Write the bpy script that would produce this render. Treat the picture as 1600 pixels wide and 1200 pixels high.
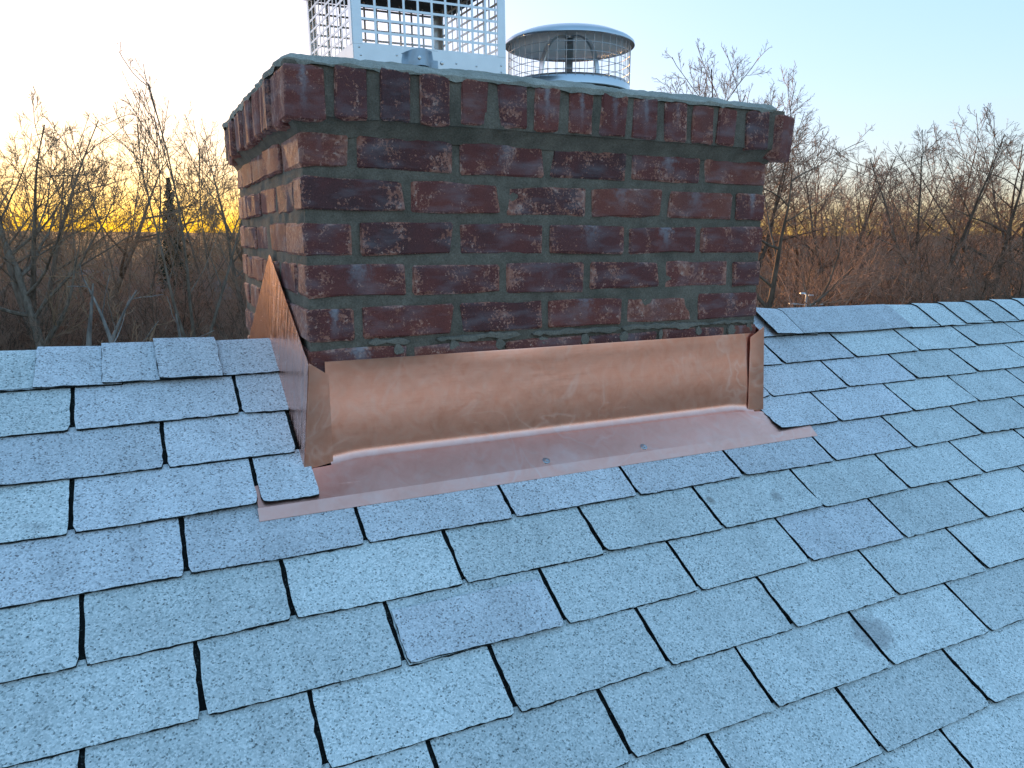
import bpy, bmesh, math, random
import numpy as np
from mathutils import Vector, Matrix, noise

# ------------------------------------------------------------------ clear
for o in list(bpy.data.objects):
    bpy.data.objects.remove(o, do_unlink=True)
scene = bpy.context.scene
COL = scene.collection
R = math.radians

# ------------------------------------------------------------------ camera
CAM = Vector((-0.2898, -1.4907, -0.1596))
cam_d = bpy.data.cameras.new('camera')
cam = bpy.data.objects.new('camera', cam_d)
COL.objects.link(cam)
_r = Vector((0.89644, -0.44313, 0.00634)); _u = Vector((0.08067, 0.17722, 0.98086)); _f = Vector((0.43577, 0.87877, -0.19461))
M4 = Matrix((( _r.x, _u.x, -_f.x, CAM.x), (_r.y, _u.y, -_f.y, CAM.y), (_r.z, _u.z, -_f.z, CAM.z), (0, 0, 0, 1)))
cam.matrix_world = M4
cam_d.sensor_width = 36.0
cam_d.lens = 36.0 * 1168.5 / 1600
cam_d.clip_start = 0.02
cam_d.clip_end = 8000
scene.camera = cam

# ------------------------------------------------------------------ sky, sun, exposure
SUN_AZ, SUN_EL = R(-2.6), R(2.4)          # azimuth measured from +Y towards +X
world = bpy.data.worlds.new('World')
scene.world = world
world.use_nodes = True
wn = world.node_tree
wn.nodes.clear()
sky = wn.nodes.new('ShaderNodeTexSky')
sky.sky_type = 'NISHITA'
sky.sun_disc = False
sky.sun_elevation = SUN_EL
sky.sun_rotation = SUN_AZ
sky.altitude = 100
sky.air_density = 1.0
sky.dust_density = 2.0
sky.ozone_density = 2.3
bg = wn.nodes.new('ShaderNodeBackground')
bg.inputs['Strength'].default_value = 0.15
wo = wn.nodes.new('ShaderNodeOutputWorld')
tone = wn.nodes.new('ShaderNodeGamma'); tone.inputs[1].default_value = 0.37
wn.links.new(sky.outputs[0], tone.inputs[0])
hsv = wn.nodes.new('ShaderNodeHueSaturation'); hsv.inputs['Saturation'].default_value = 1.40; hsv.inputs['Hue'].default_value = 0.487
wn.links.new(tone.outputs[0], hsv.inputs['Color'])
wn.links.new(hsv.outputs[0], bg.inputs[0])
wn.links.new(bg.outputs[0], wo.inputs[0])

sun_d = bpy.data.lights.new('sun', 'SUN')
sun_d.energy = 2.0
sun_d.angle = R(0.5)
sun_d.color = (1.0, 0.50, 0.16)
sun = bpy.data.objects.new('sun', sun_d)
COL.objects.link(sun)
sdir = Vector((math.sin(SUN_AZ) * math.cos(SUN_EL), math.cos(SUN_AZ) * math.cos(SUN_EL), math.sin(SUN_EL)))
sun.rotation_euler = sdir.to_track_quat('Z', 'Y').to_euler()
sun.location = sdir * 60 + Vector((0, 0, 10))

scene.view_settings.view_transform = 'Standard'
scene.view_settings.look = 'None'
scene.view_settings.gamma = 1.0
scene.view_settings.exposure = 2.6
scene.view_settings.use_white_balance = True
scene.view_settings.white_balance_temperature = 5500
scene.view_settings.white_balance_tint = 15
scene.view_settings.use_curve_mapping = False

# ------------------------------------------------------------------ helpers
def tag(o, label=None, cat=None, group=None, kind=None):
    if label: o['label'] = label
    if cat: o['category'] = cat
    if group: o['group'] = group
    if kind: o['kind'] = kind
    return o

def empty(name, loc=(0, 0, 0), rz=0.0, scale=1.0):
    o = bpy.data.objects.new(name, None)
    o.empty_display_size = 0.1
    o.location = loc
    o.rotation_euler = (0, 0, rz)
    o.scale = (scale,) * 3
    COL.objects.link(o)
    return o

def link(name, me, parent=None, loc=None, rot=None):
    o = bpy.data.objects.new(name, me)
    COL.objects.link(o)
    if parent: o.parent = parent
    if loc is not None: o.location = loc
    if rot is not None: o.rotation_euler = rot
    return o

def mesh(name, vs, fs, mats, smooth=False, fm=None):
    me = bpy.data.meshes.new(name)
    me.from_pydata([tuple(v) for v in vs], [], fs)
    if not isinstance(mats, (list, tuple)): mats = [mats]
    for m in mats: me.materials.append(m)
    if fm is not None: me.polygons.foreach_set('material_index', fm)
    if smooth: me.polygons.foreach_set('use_smooth', [True] * len(me.polygons))
    me.update()
    if smooth: me.set_sharp_from_angle(angle=R(smooth if smooth > 1 else 50))
    return me

class MB:
    """collects simple shapes into one mesh"""
    def __init__(self): self.v = []; self.f = []
    def add(self, vs, fs):
        n = len(self.v); self.v += [tuple(v) for v in vs]; self.f += [tuple(i + n for i in q) for q in fs]
    def box(self, a, b):
        x0, y0, z0 = a; x1, y1, z1 = b
        self.add([(x0,y0,z0),(x1,y0,z0),(x1,y1,z0),(x0,y1,z0),(x0,y0,z1),(x1,y0,z1),(x1,y1,z1),(x0,y1,z1)],
                 [(0,3,2,1),(4,5,6,7),(0,1,5,4),(1,2,6,5),(2,3,7,6),(3,0,4,7)])
    def tube(self, pts, rad, n=6, cap=True, closed=False):
        pts = [Vector(p) for p in pts]
        if not isinstance(rad, (list, tuple)): rad = [rad] * len(pts)
        rings = []; m = len(pts)
        for i, p in enumerate(pts):
            if closed: d = pts[(i+1) % m] - pts[i-1]
            else: d = pts[min(i+1, m-1)] - pts[max(i-1, 0)]
            d.normalize()
            a = d.orthogonal().normalized() if i == 0 else (a - d * a.dot(d)).normalized()
            b = d.cross(a)
            rings.append([p + (a * math.cos(2*math.pi*k/n) + b * math.sin(2*math.pi*k/n)) * rad[i] for k in range(n)])
        vs = [v for r in rings for v in r]; fs = []
        for i in range(m if closed else m - 1):
            j = (i + 1) % m
            for k in range(n):
                k2 = (k + 1) % n
                fs.append((i*n+k, i*n+k2, j*n+k2, j*n+k))
        if cap and not closed:
            fs.append(tuple(range(n))[::-1]); fs.append(tuple((m-1)*n + k for k in range(n)))
        self.add(vs, fs)
    def lathe(self, prof, c=(0, 0, 0), n=40, a0=0.0, a1=2*math.pi):
        full = abs(a1 - a0 - 2*math.pi) < 1e-6
        cols = n if full else n + 1
        vs = []; fs = []
        for i in range(cols):
            a = a0 + (a1 - a0) * i / n
            for r, z in prof: vs.append((c[0] + r*math.cos(a), c[1] + r*math.sin(a), c[2] + z))
        m = len(prof)
        for i in range(n):
            j = (i + 1) % cols
            for k in range(m - 1):
                fs.append((i*m+k, j*m+k, j*m+k+1, i*m+k+1))
        self.add(vs, fs)
    def build(self, name, mat, parent=None, smooth=False, loc=None):
        return link(name, mesh(name, self.v, self.f, mat, smooth), parent, loc)

# node helper
class NT:
    def __init__(self, name):
        self.m = bpy.data.materials.new(name); self.m.use_nodes = True
        self.t = self.m.node_tree; self.t.nodes.clear()
        self.out = self.n('ShaderNodeOutputMaterial'); self.b = self.n('ShaderNodeBsdfPrincipled')
        self.l(self.b.outputs[0], self.out.inputs[0])
    def n(self, t, **kw):
        x = self.t.nodes.new(t)
        for k, v in kw.items(): setattr(x, k, v)
        return x
    def l(self, a, b): self.t.links.new(a, b)
    def put(self, s, v):
        if hasattr(v, 'is_linked'): self.l(v, s)
        else: s.default_value = v
    def math(self, op, a, b=0.0, c=0.0, clamp=False):
        x = self.n('ShaderNodeMath', operation=op, use_clamp=clamp)
        self.put(x.inputs[0], a); self.put(x.inputs[1], b); self.put(x.inputs[2], c)
        return x.outputs[0]
    def ramp(self, v, stops, interp='LINEAR'):
        x = self.n('ShaderNodeValToRGB'); x.color_ramp.interpolation = interp
        e = x.color_ramp.elements
        while len(e) < len(stops): e.new(0.5)
        for i, (p, c) in enumerate(stops):
            e[i].position = p
            e[i].color = (c, c, c, 1) if isinstance(c, (int, float)) else (*c, 1)
        self.l(v, x.inputs[0]); return x.outputs[0]
    def mix(self, f, a, b, mode='MIX'):
        x = self.n('ShaderNodeMix', data_type='RGBA', blend_type=mode)
        self.put(x.inputs[0], f)
        self.put(x.inputs[6], a if not isinstance(a, tuple) else (*a, 1)); self.put(x.inputs[7], b if not isinstance(b, tuple) else (*b, 1))
        return x.outputs[2]
    def noise(self, vec, scale, detail=3.0, rough=0.55, dist=0.0):
        x = self.n('ShaderNodeTexNoise'); self.l(vec, x.inputs['Vector'])
        x.inputs['Scale'].default_value = scale; x.inputs['Detail'].default_value = detail
        x.inputs['Roughness'].default_value = rough; x.inputs['Distortion'].default_value = dist
        return x.outputs[0]
    def voro(self, vec, scale, feature='F1'):
        x = self.n('ShaderNodeTexVoronoi', feature=feature); self.l(vec, x.inputs['Vector'])
        x.inputs['Scale'].default_value = scale
        return x
    def pos(self): return self.n('ShaderNodeNewGeometry').outputs['Position']
    def scaled(self, vec, s):
        x = self.n('ShaderNodeMapping'); self.l(vec, x.inputs[0]); x.inputs['Scale'].default_value = s
        return x.outputs[0]
    def sep(self, vec):
        x = self.n('ShaderNodeSeparateXYZ'); self.l(vec, x.inputs[0]); return x.outputs
    def bump(self, h, strength, dist, normal=None):
        x = self.n('ShaderNodeBump'); self.l(h, x.inputs['Height'])
        x.inputs['Strength'].default_value = strength; x.inputs['Distance'].default_value = dist
        if normal is not None: self.l(normal, x.inputs['Normal'])
        return x.outputs[0]
    def done(self, color=None, rough=None, metal=None, normal=None, spec=None):
        if color is not None: self.put(self.b.inputs['Base Color'], color if not isinstance(color, tuple) else (*color, 1))
        if rough is not None: self.put(self.b.inputs['Roughness'], rough)
        if metal is not None: self.put(self.b.inputs['Metallic'], metal)
        if normal is not None: self.l(normal, self.b.inputs['Normal'])
        if spec is not None: self.put(self.b.inputs['Specular IOR Level'], spec)
        return self.m

# ------------------------------------------------------------------ materials
SLOPE = 0.5414; CS, SN = math.cos(SLOPE), math.sin(SLOPE)
ZROOF = -0.6133
def roof(x, t, h=0.0):
    """point on the front slope: t metres downslope from the chimney face, h above the deck"""
    return Vector((x, -t*CS - h*SN, ZROOF - t*SN + h*CS))

def mat_shingle(name, old):
    k = NT(name); p = k.pos()
    rnd = k.n('ShaderNodeObjectInfo').outputs['Random']
    v = k.voro(p, 370.0); v2 = k.voro(p, 400.0)
    g = k.sep(v.outputs['Color'])[0]; g2 = k.sep(v2.outputs['Color'])[1]
    if old:
        c = k.ramp(g, [(0.0, (0.18, 0.21, 0.21)), (0.06, (0.40, 0.465, 0.465)), (0.25, (0.575, 0.64, 0.635)), (0.70, (0.69, 0.755, 0.75)), (1.0, (0.86, 0.91, 0.90))])
        big = k.noise(p, 7.0, 4.0, 0.6)
        thr = k.ramp(big, [(0.40, 0.993), (0.80, 0.94)])
    else:
        c = k.ramp(g, [(0.0, (0.20, 0.20, 0.21)), (0.10, (0.44, 0.47, 0.49)), (0.28, (0.59, 0.63, 0.66)), (0.72, (0.67, 0.715, 0.745)), (1.0, (0.82, 0.85, 0.88))])
        thr = 0.985
    dk = k.math('GREATER_THAN', g2, thr)
    c = k.mix(k.math('MULTIPLY', dk, 0.55), c, (0.035, 0.038, 0.036))
    tone = k.math('ADD', k.math('MULTIPLY', rnd, 0.20), 0.90)
    n1 = k.noise(p, 16.0, 4.0, 0.6)
    n6 = k.noise(k.scaled(p, (14, 3.2, 3.2)), 1.0, 4.0, 0.6, 0.3)
    tone = k.math('MULTIPLY', tone, k.ramp(n6, [(0.3, 0.89), (0.5, 1.0), (0.8, 1.04)]))
    tone = k.math('MULTIPLY', tone, k.math('ADD', k.math('MULTIPLY', n1, 0.30), 0.85))
    vm = k.n('ShaderNodeVectorMath', operation='SCALE'); k.l(c, vm.inputs[0]); k.l(tone, vm.inputs['Scale'])
    c = vm.outputs[0]
    if old:
        # rubbed and stained places
        n2 = k.noise(p, 5.3, 5.0, 0.65, 0.6)
        st = k.ramp(n2, [(0.66, 0.0), (0.74, 1.0)])
        c = k.mix(k.math('MULTIPLY', st, 0.38), c, (0.23, 0.24, 0.25))
        for (sx, st_, sr, col, am) in ((-0.1665, 0.311, 0.010, (0.06, 0.062, 0.06), 0.9), (0.84, 0.275, 0.016, (0.16, 0.15, 0.13), 0.6),
                                       (0.99, 0.66, 0.055, (0.24, 0.24, 0.25), 0.55), (1.02, 0.30, 0.022, (0.2, 0.2, 0.2), 0.55)):
            q = roof(sx, st_)
            d = k.n('ShaderNodeVectorMath', operation='DISTANCE'); k.l(p, d.inputs[0]); d.inputs[1].default_value = q
            dd = k.math('ADD', d.outputs['Value'], k.math('MULTIPLY', k.math('SUBTRACT', k.noise(p, 60.0), 0.5), sr * 1.2))
            mask = k.math('MULTIPLY', k.ramp(k.math('DIVIDE', dd, sr), [(0.55, 1.0), (1.0, 0.0)]), am)
            c = k.mix(mask, c, col)
    hgt = k.math('SUBTRACT', 1.0, v.outputs['Distance'])
    b = k.bump(k.math('ADD', k.math('MULTIPLY', g, 0.6), hgt), 0.35, 0.0012)
    return k.done(c, 0.92, 0.0, b, 0.25)

SH_NEW = mat_shingle('shingle_new', False)
SH_OLD = mat_shingle('shingle_old', True)

def mat_asphalt():
    k = NT('asphalt_edge'); p = k.pos()
    v = k.voro(p, 380.0); g = k.sep(v.outputs['Color'])[0]
    c = k.ramp(g, [(0.0, (0.012, 0.014, 0.014)), (0.8, (0.022, 0.027, 0.025)), (0.95, (0.07, 0.08, 0.075))], 'CONSTANT')
    return k.done(c, 0.85, 0.0, k.bump(g, 0.5, 0.002), 0.2)
ASPHALT = mat_asphalt()

def mat_brick():
    k = NT('brick'); p = k.pos()
    oi = k.n('ShaderNodeObjectInfo'); rnd = oi.outputs['Random']
    tc = k.n('ShaderNodeTexCoord'); gs = k.sep(tc.outputs['Generated'])
    gx = k.math('ABSOLUTE', k.math('SUBTRACT', gs[0], 0.5)); gz = k.math('ABSOLUTE', k.math('SUBTRACT', gs[2], 0.5))
    edge = k.math('MULTIPLY', k.math('MAXIMUM', gx, gz), 2.0)
    n0 = k.noise(p, 14.0, 4.0, 0.6, 0.4)
    f = k.math('ADD', k.math('MULTIPLY', rnd, 0.55), k.math('MULTIPLY', n0, 0.6))
    c = k.ramp(f, [(0.22, (0.075, 0.034, 0.034)), (0.5, (0.135, 0.042, 0.037)), (0.72, (0.185, 0.054, 0.041)), (0.95, (0.23, 0.080, 0.054))])
    # sooty purple flashing across the middle
    n4 = k.noise(k.scaled(p, (9, 9, 3)), 1.0, 3.0, 0.5)
    c = k.mix(k.math('MULTIPLY', k.ramp(n4, [(0.5, 0.0), (0.68, 1.0)]), 0.35), c, (0.068, 0.040, 0.045))
    # fine grain
    n5 = k.noise(p, 420.0, 2.0, 0.6)
    c = k.mix(0.5, c, k.ramp(n5, [(0.3, 0.25), (0.7, 0.78)]), 'OVERLAY')
    # spalled speckles, stronger near the arrises
    big = k.noise(p, 19.0, 3.0, 0.55, 0.5)
    amt = k.math('ADD', k.math('MULTIPLY', k.ramp(big, [(0.47, 0.0), (0.66, 1.0)]), 0.17), k.math('MULTIPLY', k.ramp(edge, [(0.78, 0.0), (1.0, 1.0)]), 0.15))
    amt = k.math('ADD', amt, k.math('MULTIPLY', k.ramp(k.math('FRACT', k.math('MULTIPLY', rnd, 7.31)), [(0.72, 0.0), (1.0, 1.0)]), 0.08))
    fine = k.noise(p, 190.0, 5.0, 0.68)
    sp = k.math('GREATER_THAN', k.math('ADD', fine, amt), 0.655)
    spc = k.ramp(k.noise(p, 90.0, 3.0), [(0.35, (0.26, 0.10, 0.068)), (0.55, (0.42, 0.19, 0.13)), (0.72, (0.56, 0.38, 0.31))])
    c = k.mix(k.math('MULTIPLY', sp, 0.9), c, spc)
    # pale salt bloom under the joint above, middle of the brick
    ex = k.math('ADD', gs[0], k.math('MULTIPLY', k.math('SUBTRACT', rnd, 0.5), 0.24))
    ex = k.math('ABSOLUTE', k.math('SUBTRACT', ex, 0.52))
    ef = k.ramp(k.math('ADD', ex, k.math('MULTIPLY', k.math('SUBTRACT', k.noise(p, 70.0, 6.0, 0.7), 0.5), 0.5)), [(0.0, 1.0), (0.13, 0.0)])
    ef = k.math('MULTIPLY', ef, k.ramp(gs[2], [(0.05, 0.0), (0.95, 1.0)]))
    ef = k.math('MULTIPLY', ef, k.ramp(k.math('FRACT', k.math('MULTIPLY', rnd, 3.77)), [(0.45, 0.0), (0.8, 1.0)]))
    haze = k.math('MULTIPLY', k.ramp(k.noise(k.scaled(p, (11, 11, 34)), 1.0, 4.0), [(0.48, 0.0), (0.78, 1.0)]), 0.32)
    ef = k.math('MAXIMUM', k.math('MULTIPLY', ef, 0.62), haze)
    c = k.mix(ef, c, (0.34, 0.36, 0.39))
    h = k.math('SUBTRACT', k.math('ADD', k.math('MULTIPLY', fine, 0.5), k.math('MULTIPLY', n5, 0.25)), k.math('MULTIPLY', sp, 0.35))
    b = k.bump(h, 0.6, 0.003)
    return k.done(c, k.ramp(fine, [(0.3, 0.62), (0.7, 0.9)]), 0.0, b, 0.35)
BRICK = mat_brick()

def mat_mortar(name, base, light):
    k = NT(name); p = k.pos()
    n = k.noise(p, 22.0, 6.0, 0.65); n2 = k.noise(p, 320.0, 3.0, 0.7); n3 = k.noise(p, 5.0, 3.0)
    c = k.mix(k.ramp(n, [(0.35, 0.0), (0.72, 1.0)]), base, light)
    c = k.mix(k.math('MULTIPLY', k.ramp(n3, [(0.52, 0.0), (0.7, 1.0)]), 0.4), c, (base[0]*0.55, base[1]*0.62, base[2]*0.6))
    c = k.mix(0.55, c, k.ramp(n2, [(0.3, 0.2), (0.7, 0.8)]), 'OVERLAY')
    b = k.bump(k.math('ADD', k.math('MULTIPLY', n, 1.0), k.math('MULTIPLY', n2, 0.35)), 0.7, 0.006)
    return k.done(c, 0.95, 0.0, b, 0.2)
MORTAR = mat_mortar('mortar', (0.135, 0.113, 0.087), (0.22, 0.188, 0.146))
CROWN = mat_mortar('crown_mortar', (0.30, 0.295, 0.25), (0.46, 0.45, 0.39))
SMEAR = mat_mortar('mortar_smear', (0.165, 0.145, 0.115), (0.27, 0.235, 0.19))
CLAY = mat_mortar('flue_clay', (0.14, 0.11, 0.085), (0.25, 0.20, 0.15))

def mat_copper(name, rough, wave, streak=0.0, brush=0.004):
    k = NT(name); p = k.pos()
    n1 = k.noise(p, 3.2, 3.0, 0.5, 1.6); n2 = k.noise(p, 4.5, 2.0, 0.5, 2.6); br = k.noise(k.scaled(p, (6, 6, 260)), 1.0, 3.0, 0.6)
    n3 = k.noise(p, 26.0, 4.0, 0.6, 1.2)
    c = k.ramp(n3, [(0.25, (0.97, 0.49, 0.37)), (0.5, (1.0, 0.55, 0.43)), (0.75, (1.0, 0.61, 0.50))])
    smear = k.math('MULTIPLY', k.ramp(n2, [(0.465, 0.0), (0.5, 1.0), (0.535, 0.0)]), k.ramp(k.noise(p, 3.0, 2.0), [(0.42, 0.0), (0.6, 1.0)]))
    c = k.mix(k.math('MULTIPLY', smear, 0.45), c, (1.0, 0.74, 0.66))
    c = k.mix(k.math('MULTIPLY', k.ramp(k.noise(p, 7.0, 4.0, 0.6, 1.0), [(0.5, 0.0), (0.72, 1.0)]), 0.30), c, (0.70, 0.36, 0.26))
    # faint handling scratches
    mp = k.n('ShaderNodeMapping'); k.l(p, mp.inputs[0]); mp.inputs['Rotation'].default_value = (0.0, 0.55, 0.0); mp.inputs['Scale'].default_value = (5.0, 5.0, 230.0)
    mp2 = k.n('ShaderNodeMapping'); k.l(p, mp2.inputs[0]); mp2.inputs['Rotation'].default_value = (0.0, -0.9, 0.0); mp2.inputs['Scale'].default_value = (7.0, 7.0, 260.0)
    scr = k.math('MAXIMUM', k.ramp(k.noise(mp.outputs[0], 1.0, 2.0, 0.5), [(0.735, 0.0), (0.76, 1.0)]), k.ramp(k.noise(mp2.outputs[0], 1.0, 2.0, 0.5), [(0.745, 0.0), (0.77, 1.0)]))
    r = k.math('ADD', k.math('ADD', rough, k.math('MULTIPLY', n3, 0.10)), k.math('ADD', k.math('MULTIPLY', smear, 0.05), k.math('MULTIPLY', scr, 0.25)))
    c = k.mix(k.math('MULTIPLY', scr, 0.35), c, (0.95, 0.75, 0.66))
    h = k.math('ADD', k.math('MULTIPLY', n1, wave), k.math('MULTIPLY', br, brush))
    b = k.bump(h, 1.0, 0.05)
    h2 = b
    if streak:
        stn = k.noise(k.scaled(p, (20, 50, 2.5)), 1.0, 4.0, 0.65)
        h2 = k.bump(stn, 1.0, streak, h2)
    return k.done(c, r, 1.0, h2)
COPPER = mat_copper('copper', 0.285, 0.022, 0.0, 0.0013)
COPPER_SIDE = mat_copper('copper_side', 0.17, 0.02, 0.011)
COPPER_APRON = mat_copper('copper_apron', 0.31, 0.012, 0.0, 0.0)

def simple(name, col, rough=0.6, metal=0.0, nscale=20.0, var=0.25, bump=0.3, bd=0.003):
    k = NT(name); p = k.pos(); n = k.noise(p, nscale, 4.0, 0.6)
    lo = tuple(c * (1 - var) for c in col); hi = tuple(min(1, c * (1 + var)) for c in col)
    c = k.mix(n, lo, hi)
    return k.done(c, rough, metal, k.bump(n, bump, bd))
GALV = simple('galvanised_steel', (0.72, 0.75, 0.78), 0.38, 0.85, 30.0, 0.10, 0.1, 0.001)
STEEL = simple('stainless_steel', (0.62, 0.64, 0.66), 0.28, 1.0, 18.0, 0.12, 0.1, 0.001)
BRACKET = simple('bracket_steel', (0.36, 0.40, 0.44), 0.4, 0.9, 60.0, 0.25)
DARKSTEEL = simple('dark_steel', (0.025, 0.025, 0.026), 0.5, 0.3, 30.0, 0.2)
WIRE = simple('wire', (0.42, 0.42, 0.42), 0.45, 0.8, 60.0, 0.2)
WALLM = simple('siding', (0.62, 0.62, 0.58), 0.7, 0.0, 4.0, 0.08)

def mat_bark(name, a, b_):
    k = NT(name); p = k.pos()
    n = k.noise(k.scaled(p, (7, 7, 1.6)), 1.0, 5.0, 0.7); n2 = k.noise(p, 0.8, 3.0)
    c = k.mix(k.ramp(n, [(0.35, 0.0), (0.65, 1.0)]), a, b_)
    c = k.mix(k.math('MULTIPLY', k.ramp(n2, [(0.5, 0.0), (0.65, 1.0)]), 0.35), c, (b_[0]*1.25, b_[1]*1.25, b_[2]*1.25))
    return k.done(c, 0.95, 0.0, k.bump(n, 0.8, 0.02), 0.1)
BARK_G = mat_bark('bark_grey', (0.10, 0.08, 0.06), (0.25, 0.21, 0.165))
BARK_P = mat_bark('bark_pale', (0.12, 0.11, 0.10), (0.30, 0.28, 0.25))
BARK_B = mat_bark('bark_brown', (0.08, 0.058, 0.044), (0.20, 0.15, 0.11))
TWIG_Y = simple('twig_tan', (0.29, 0.195, 0.115), 0.9, 0, 2.0, 0.3)
TWIG_B = simple('twig_brown', (0.31, 0.19, 0.125), 0.9, 0, 2.0, 0.3)
TWIG_R = simple('twig_red', (0.29, 0.185, 0.125), 0.9, 0, 2.0, 0.3)
NEEDLE = simple('needles', (0.020, 0.030, 0.014), 0.9, 0, 3.0, 0.4)

def mat_ground():
    k = NT('woodland_floor'); p = k.pos()
    n = k.noise(p, 0.25, 6.0, 0.7); n2 = k.noise(p, 3.0, 6.0, 0.75)
    c = k.ramp(n, [(0.3, (0.075, 0.055, 0.038)), (0.55, (0.125, 0.09, 0.06)), (0.75, (0.12, 0.11, 0.06))])
    xyz = k.sep(p)
    yd = k.math('ADD', k.math('MULTIPLY', xyz[1], -1.0), k.math('MULTIPLY', k.math('SUBTRACT', n, 0.5), 30.0))
    in_added_lawn = k.math('MULTIPLY', k.ramp(k.math('DIVIDE', yd, 100.0), [(0.0, 0.0), (0.06, 1.0)]), k.ramp(k.math('DIVIDE', yd, 100.0), [(0.60, 1.0), (0.75, 0.0)]))
    added_lawn = k.ramp(k.noise(p, 0.12, 4.0, 0.6), [(0.3, (0.23, 0.19, 0.11)), (0.7, (0.33, 0.28, 0.18))])  # unseen pale lawn behind the camera, added to brighten the copper front's reflection
    c = k.mix(in_added_lawn, c, added_lawn)
    c = k.mix(0.6, c, k.ramp(n2, [(0.3, 0.2), (0.7, 0.8)]), 'OVERLAY')
    return k.done(c, 1.0, 0.0, k.bump(n2, 1.0, 0.4), 0.05)
GROUND = mat_ground()

# ------------------------------------------------------------------ terrain
def gz(x, y):
    d = math.hypot(x - 0.5, y)
    side = 0.5 + 0.5 * y / max(d, 1.0)             # 1 beyond the ridge, 0 behind the camera
    near = max(0.0, min(1.0, (d - 12) / 70.0)); near = near * near * (3 - 2 * near)
    z = -6.0 - near * (3.0 + 6.5 * side)
    far = max(0.0, (d - 150) / 700.0)
    far = min(far, 1.6)
    z += far * far * (3 - far) * 6.0 if far < 1 else 12.0 + (far - 1) * 8.0
    z += noise.noise(Vector((x * 0.012, y * 0.012, 3.0))) * 2.2 * min(1.0, max(0, d - 15) / 50.0)
    return z
vs, fs = [], []
NA = 120
rad = [0.0]; r_ = 4.0
while r_ < 4200: rad.append(r_); r_ *= 1.11
vs.append((0.5, 0, gz(0.5, 0)))
for r_ in rad[1:]:
    for a in range(NA):
        x = 0.5 + r_ * math.cos(2*math.pi*a/NA); y = r_ * math.sin(2*math.pi*a/NA)
        vs.append((x, y, gz(x, y)))
for a in range(NA): fs.append((0, 1 + a, 1 + (a + 1) % NA))
for i in range(len(rad) - 2):
    for a in range(NA):
        a2 = (a + 1) % NA
        fs.append((1 + i*NA + a, 1 + (i+1)*NA + a, 1 + (i+1)*NA + a2, 1 + i*NA + a2))
ground = link('ground', mesh('ground', vs, fs, GROUND, True))
tag(ground, 'brown leaf-littered woodland ground falling away beyond the roof', 'ground', kind='structure')

# ------------------------------------------------------------------ house: deck, walls, shingles
TRIDGE = -0.345 / CS                 # t of the ridge line on the front slope
ZRIDGE = roof(0, TRIDGE).z
YR = 0.345
TEAVE = 4.2
X0, X1 = -5.2, 7.4
house = empty('house', (0, 0, 0))
tag(house, 'house with a pale grey three-tab asphalt shingle roof', 'house')
# deck: a thick folded sheet, dark underlay on top
prof = [(roof(0, TEAVE).y, roof(0, TEAVE).z), (YR, ZRIDGE), (2*YR - roof(0, TEAVE).y, roof(0, TEAVE).z)]
vs = []; fs = []
for x in (X0, X1):
    for (y, z) in prof: vs.append((x, y, z - 0.0005))
    for (y, z) in prof: vs.append((x, y, z - 0.09))
fs = [(0, 6, 7, 1), (1, 7, 8, 2), (3, 4, 10, 9), (4, 5, 11, 10), (0, 3, 9, 6), (2, 8, 11, 5), (0, 1, 4, 3), (1, 2, 5, 4), (6, 9, 10, 7), (7, 10, 11, 8)]
deck = link('roof_deck', mesh('roof_deck', vs, fs, ASPHALT), house)
# walls
ye = roof(0, TEAVE).y; ze = roof(0, TEAVE).z
zb = -7.2
for x in (X0 + 0.3, X1 - 0.3):
    mb = MB()
    a, b = (x - 0.08, x + 0.08)
    yl, yr_ = ye + 0.45, 2*YR - ye - 0.45
    zl = ze - 0.095 + 0.45*math.tan(SLOPE)
    zt = ZRIDGE - 0.12
    mb.add([(a, yl, zb), (a, yr_, zb), (a, yr_, zl), (a, YR, zt), (a, yl, zl), (b, yl, zb), (b, yr_, zb), (b, yr_, zl), (b, YR, zt), (b, yl, zl)],
           [(0, 4, 3, 2, 1), (5, 6, 7, 8, 9), (0, 1, 6, 5), (1, 2, 7, 6), (2, 3, 8, 7), (3, 4, 9, 8), (4, 0, 5, 9)])
    mb.build('gable_wall', WALLM, house)
mb = MB()
mb.box((X0 + 0.38, ye + 0.45, zb), (X1 - 0.38, ye + 0.6, ze - 0.09 + 0.45*math.tan(SLOPE)))
mb.build('eave_wall', WALLM, house); mb = MB()
mb.box((X0 + 0.38, 2*YR - ye - 0.6, zb), (X1 - 0.38, 2*YR - ye - 0.45, ze - 0.09 + 0.45*math.tan(SLOPE)))
mb.build('eave_wall', WALLM, house)

W = 1.175; D = 0.97                  # chimney plan size
TAB, EXPO, T4 = 0.3075, 0.1257, 0.1033
rng = random.Random(4)

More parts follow.
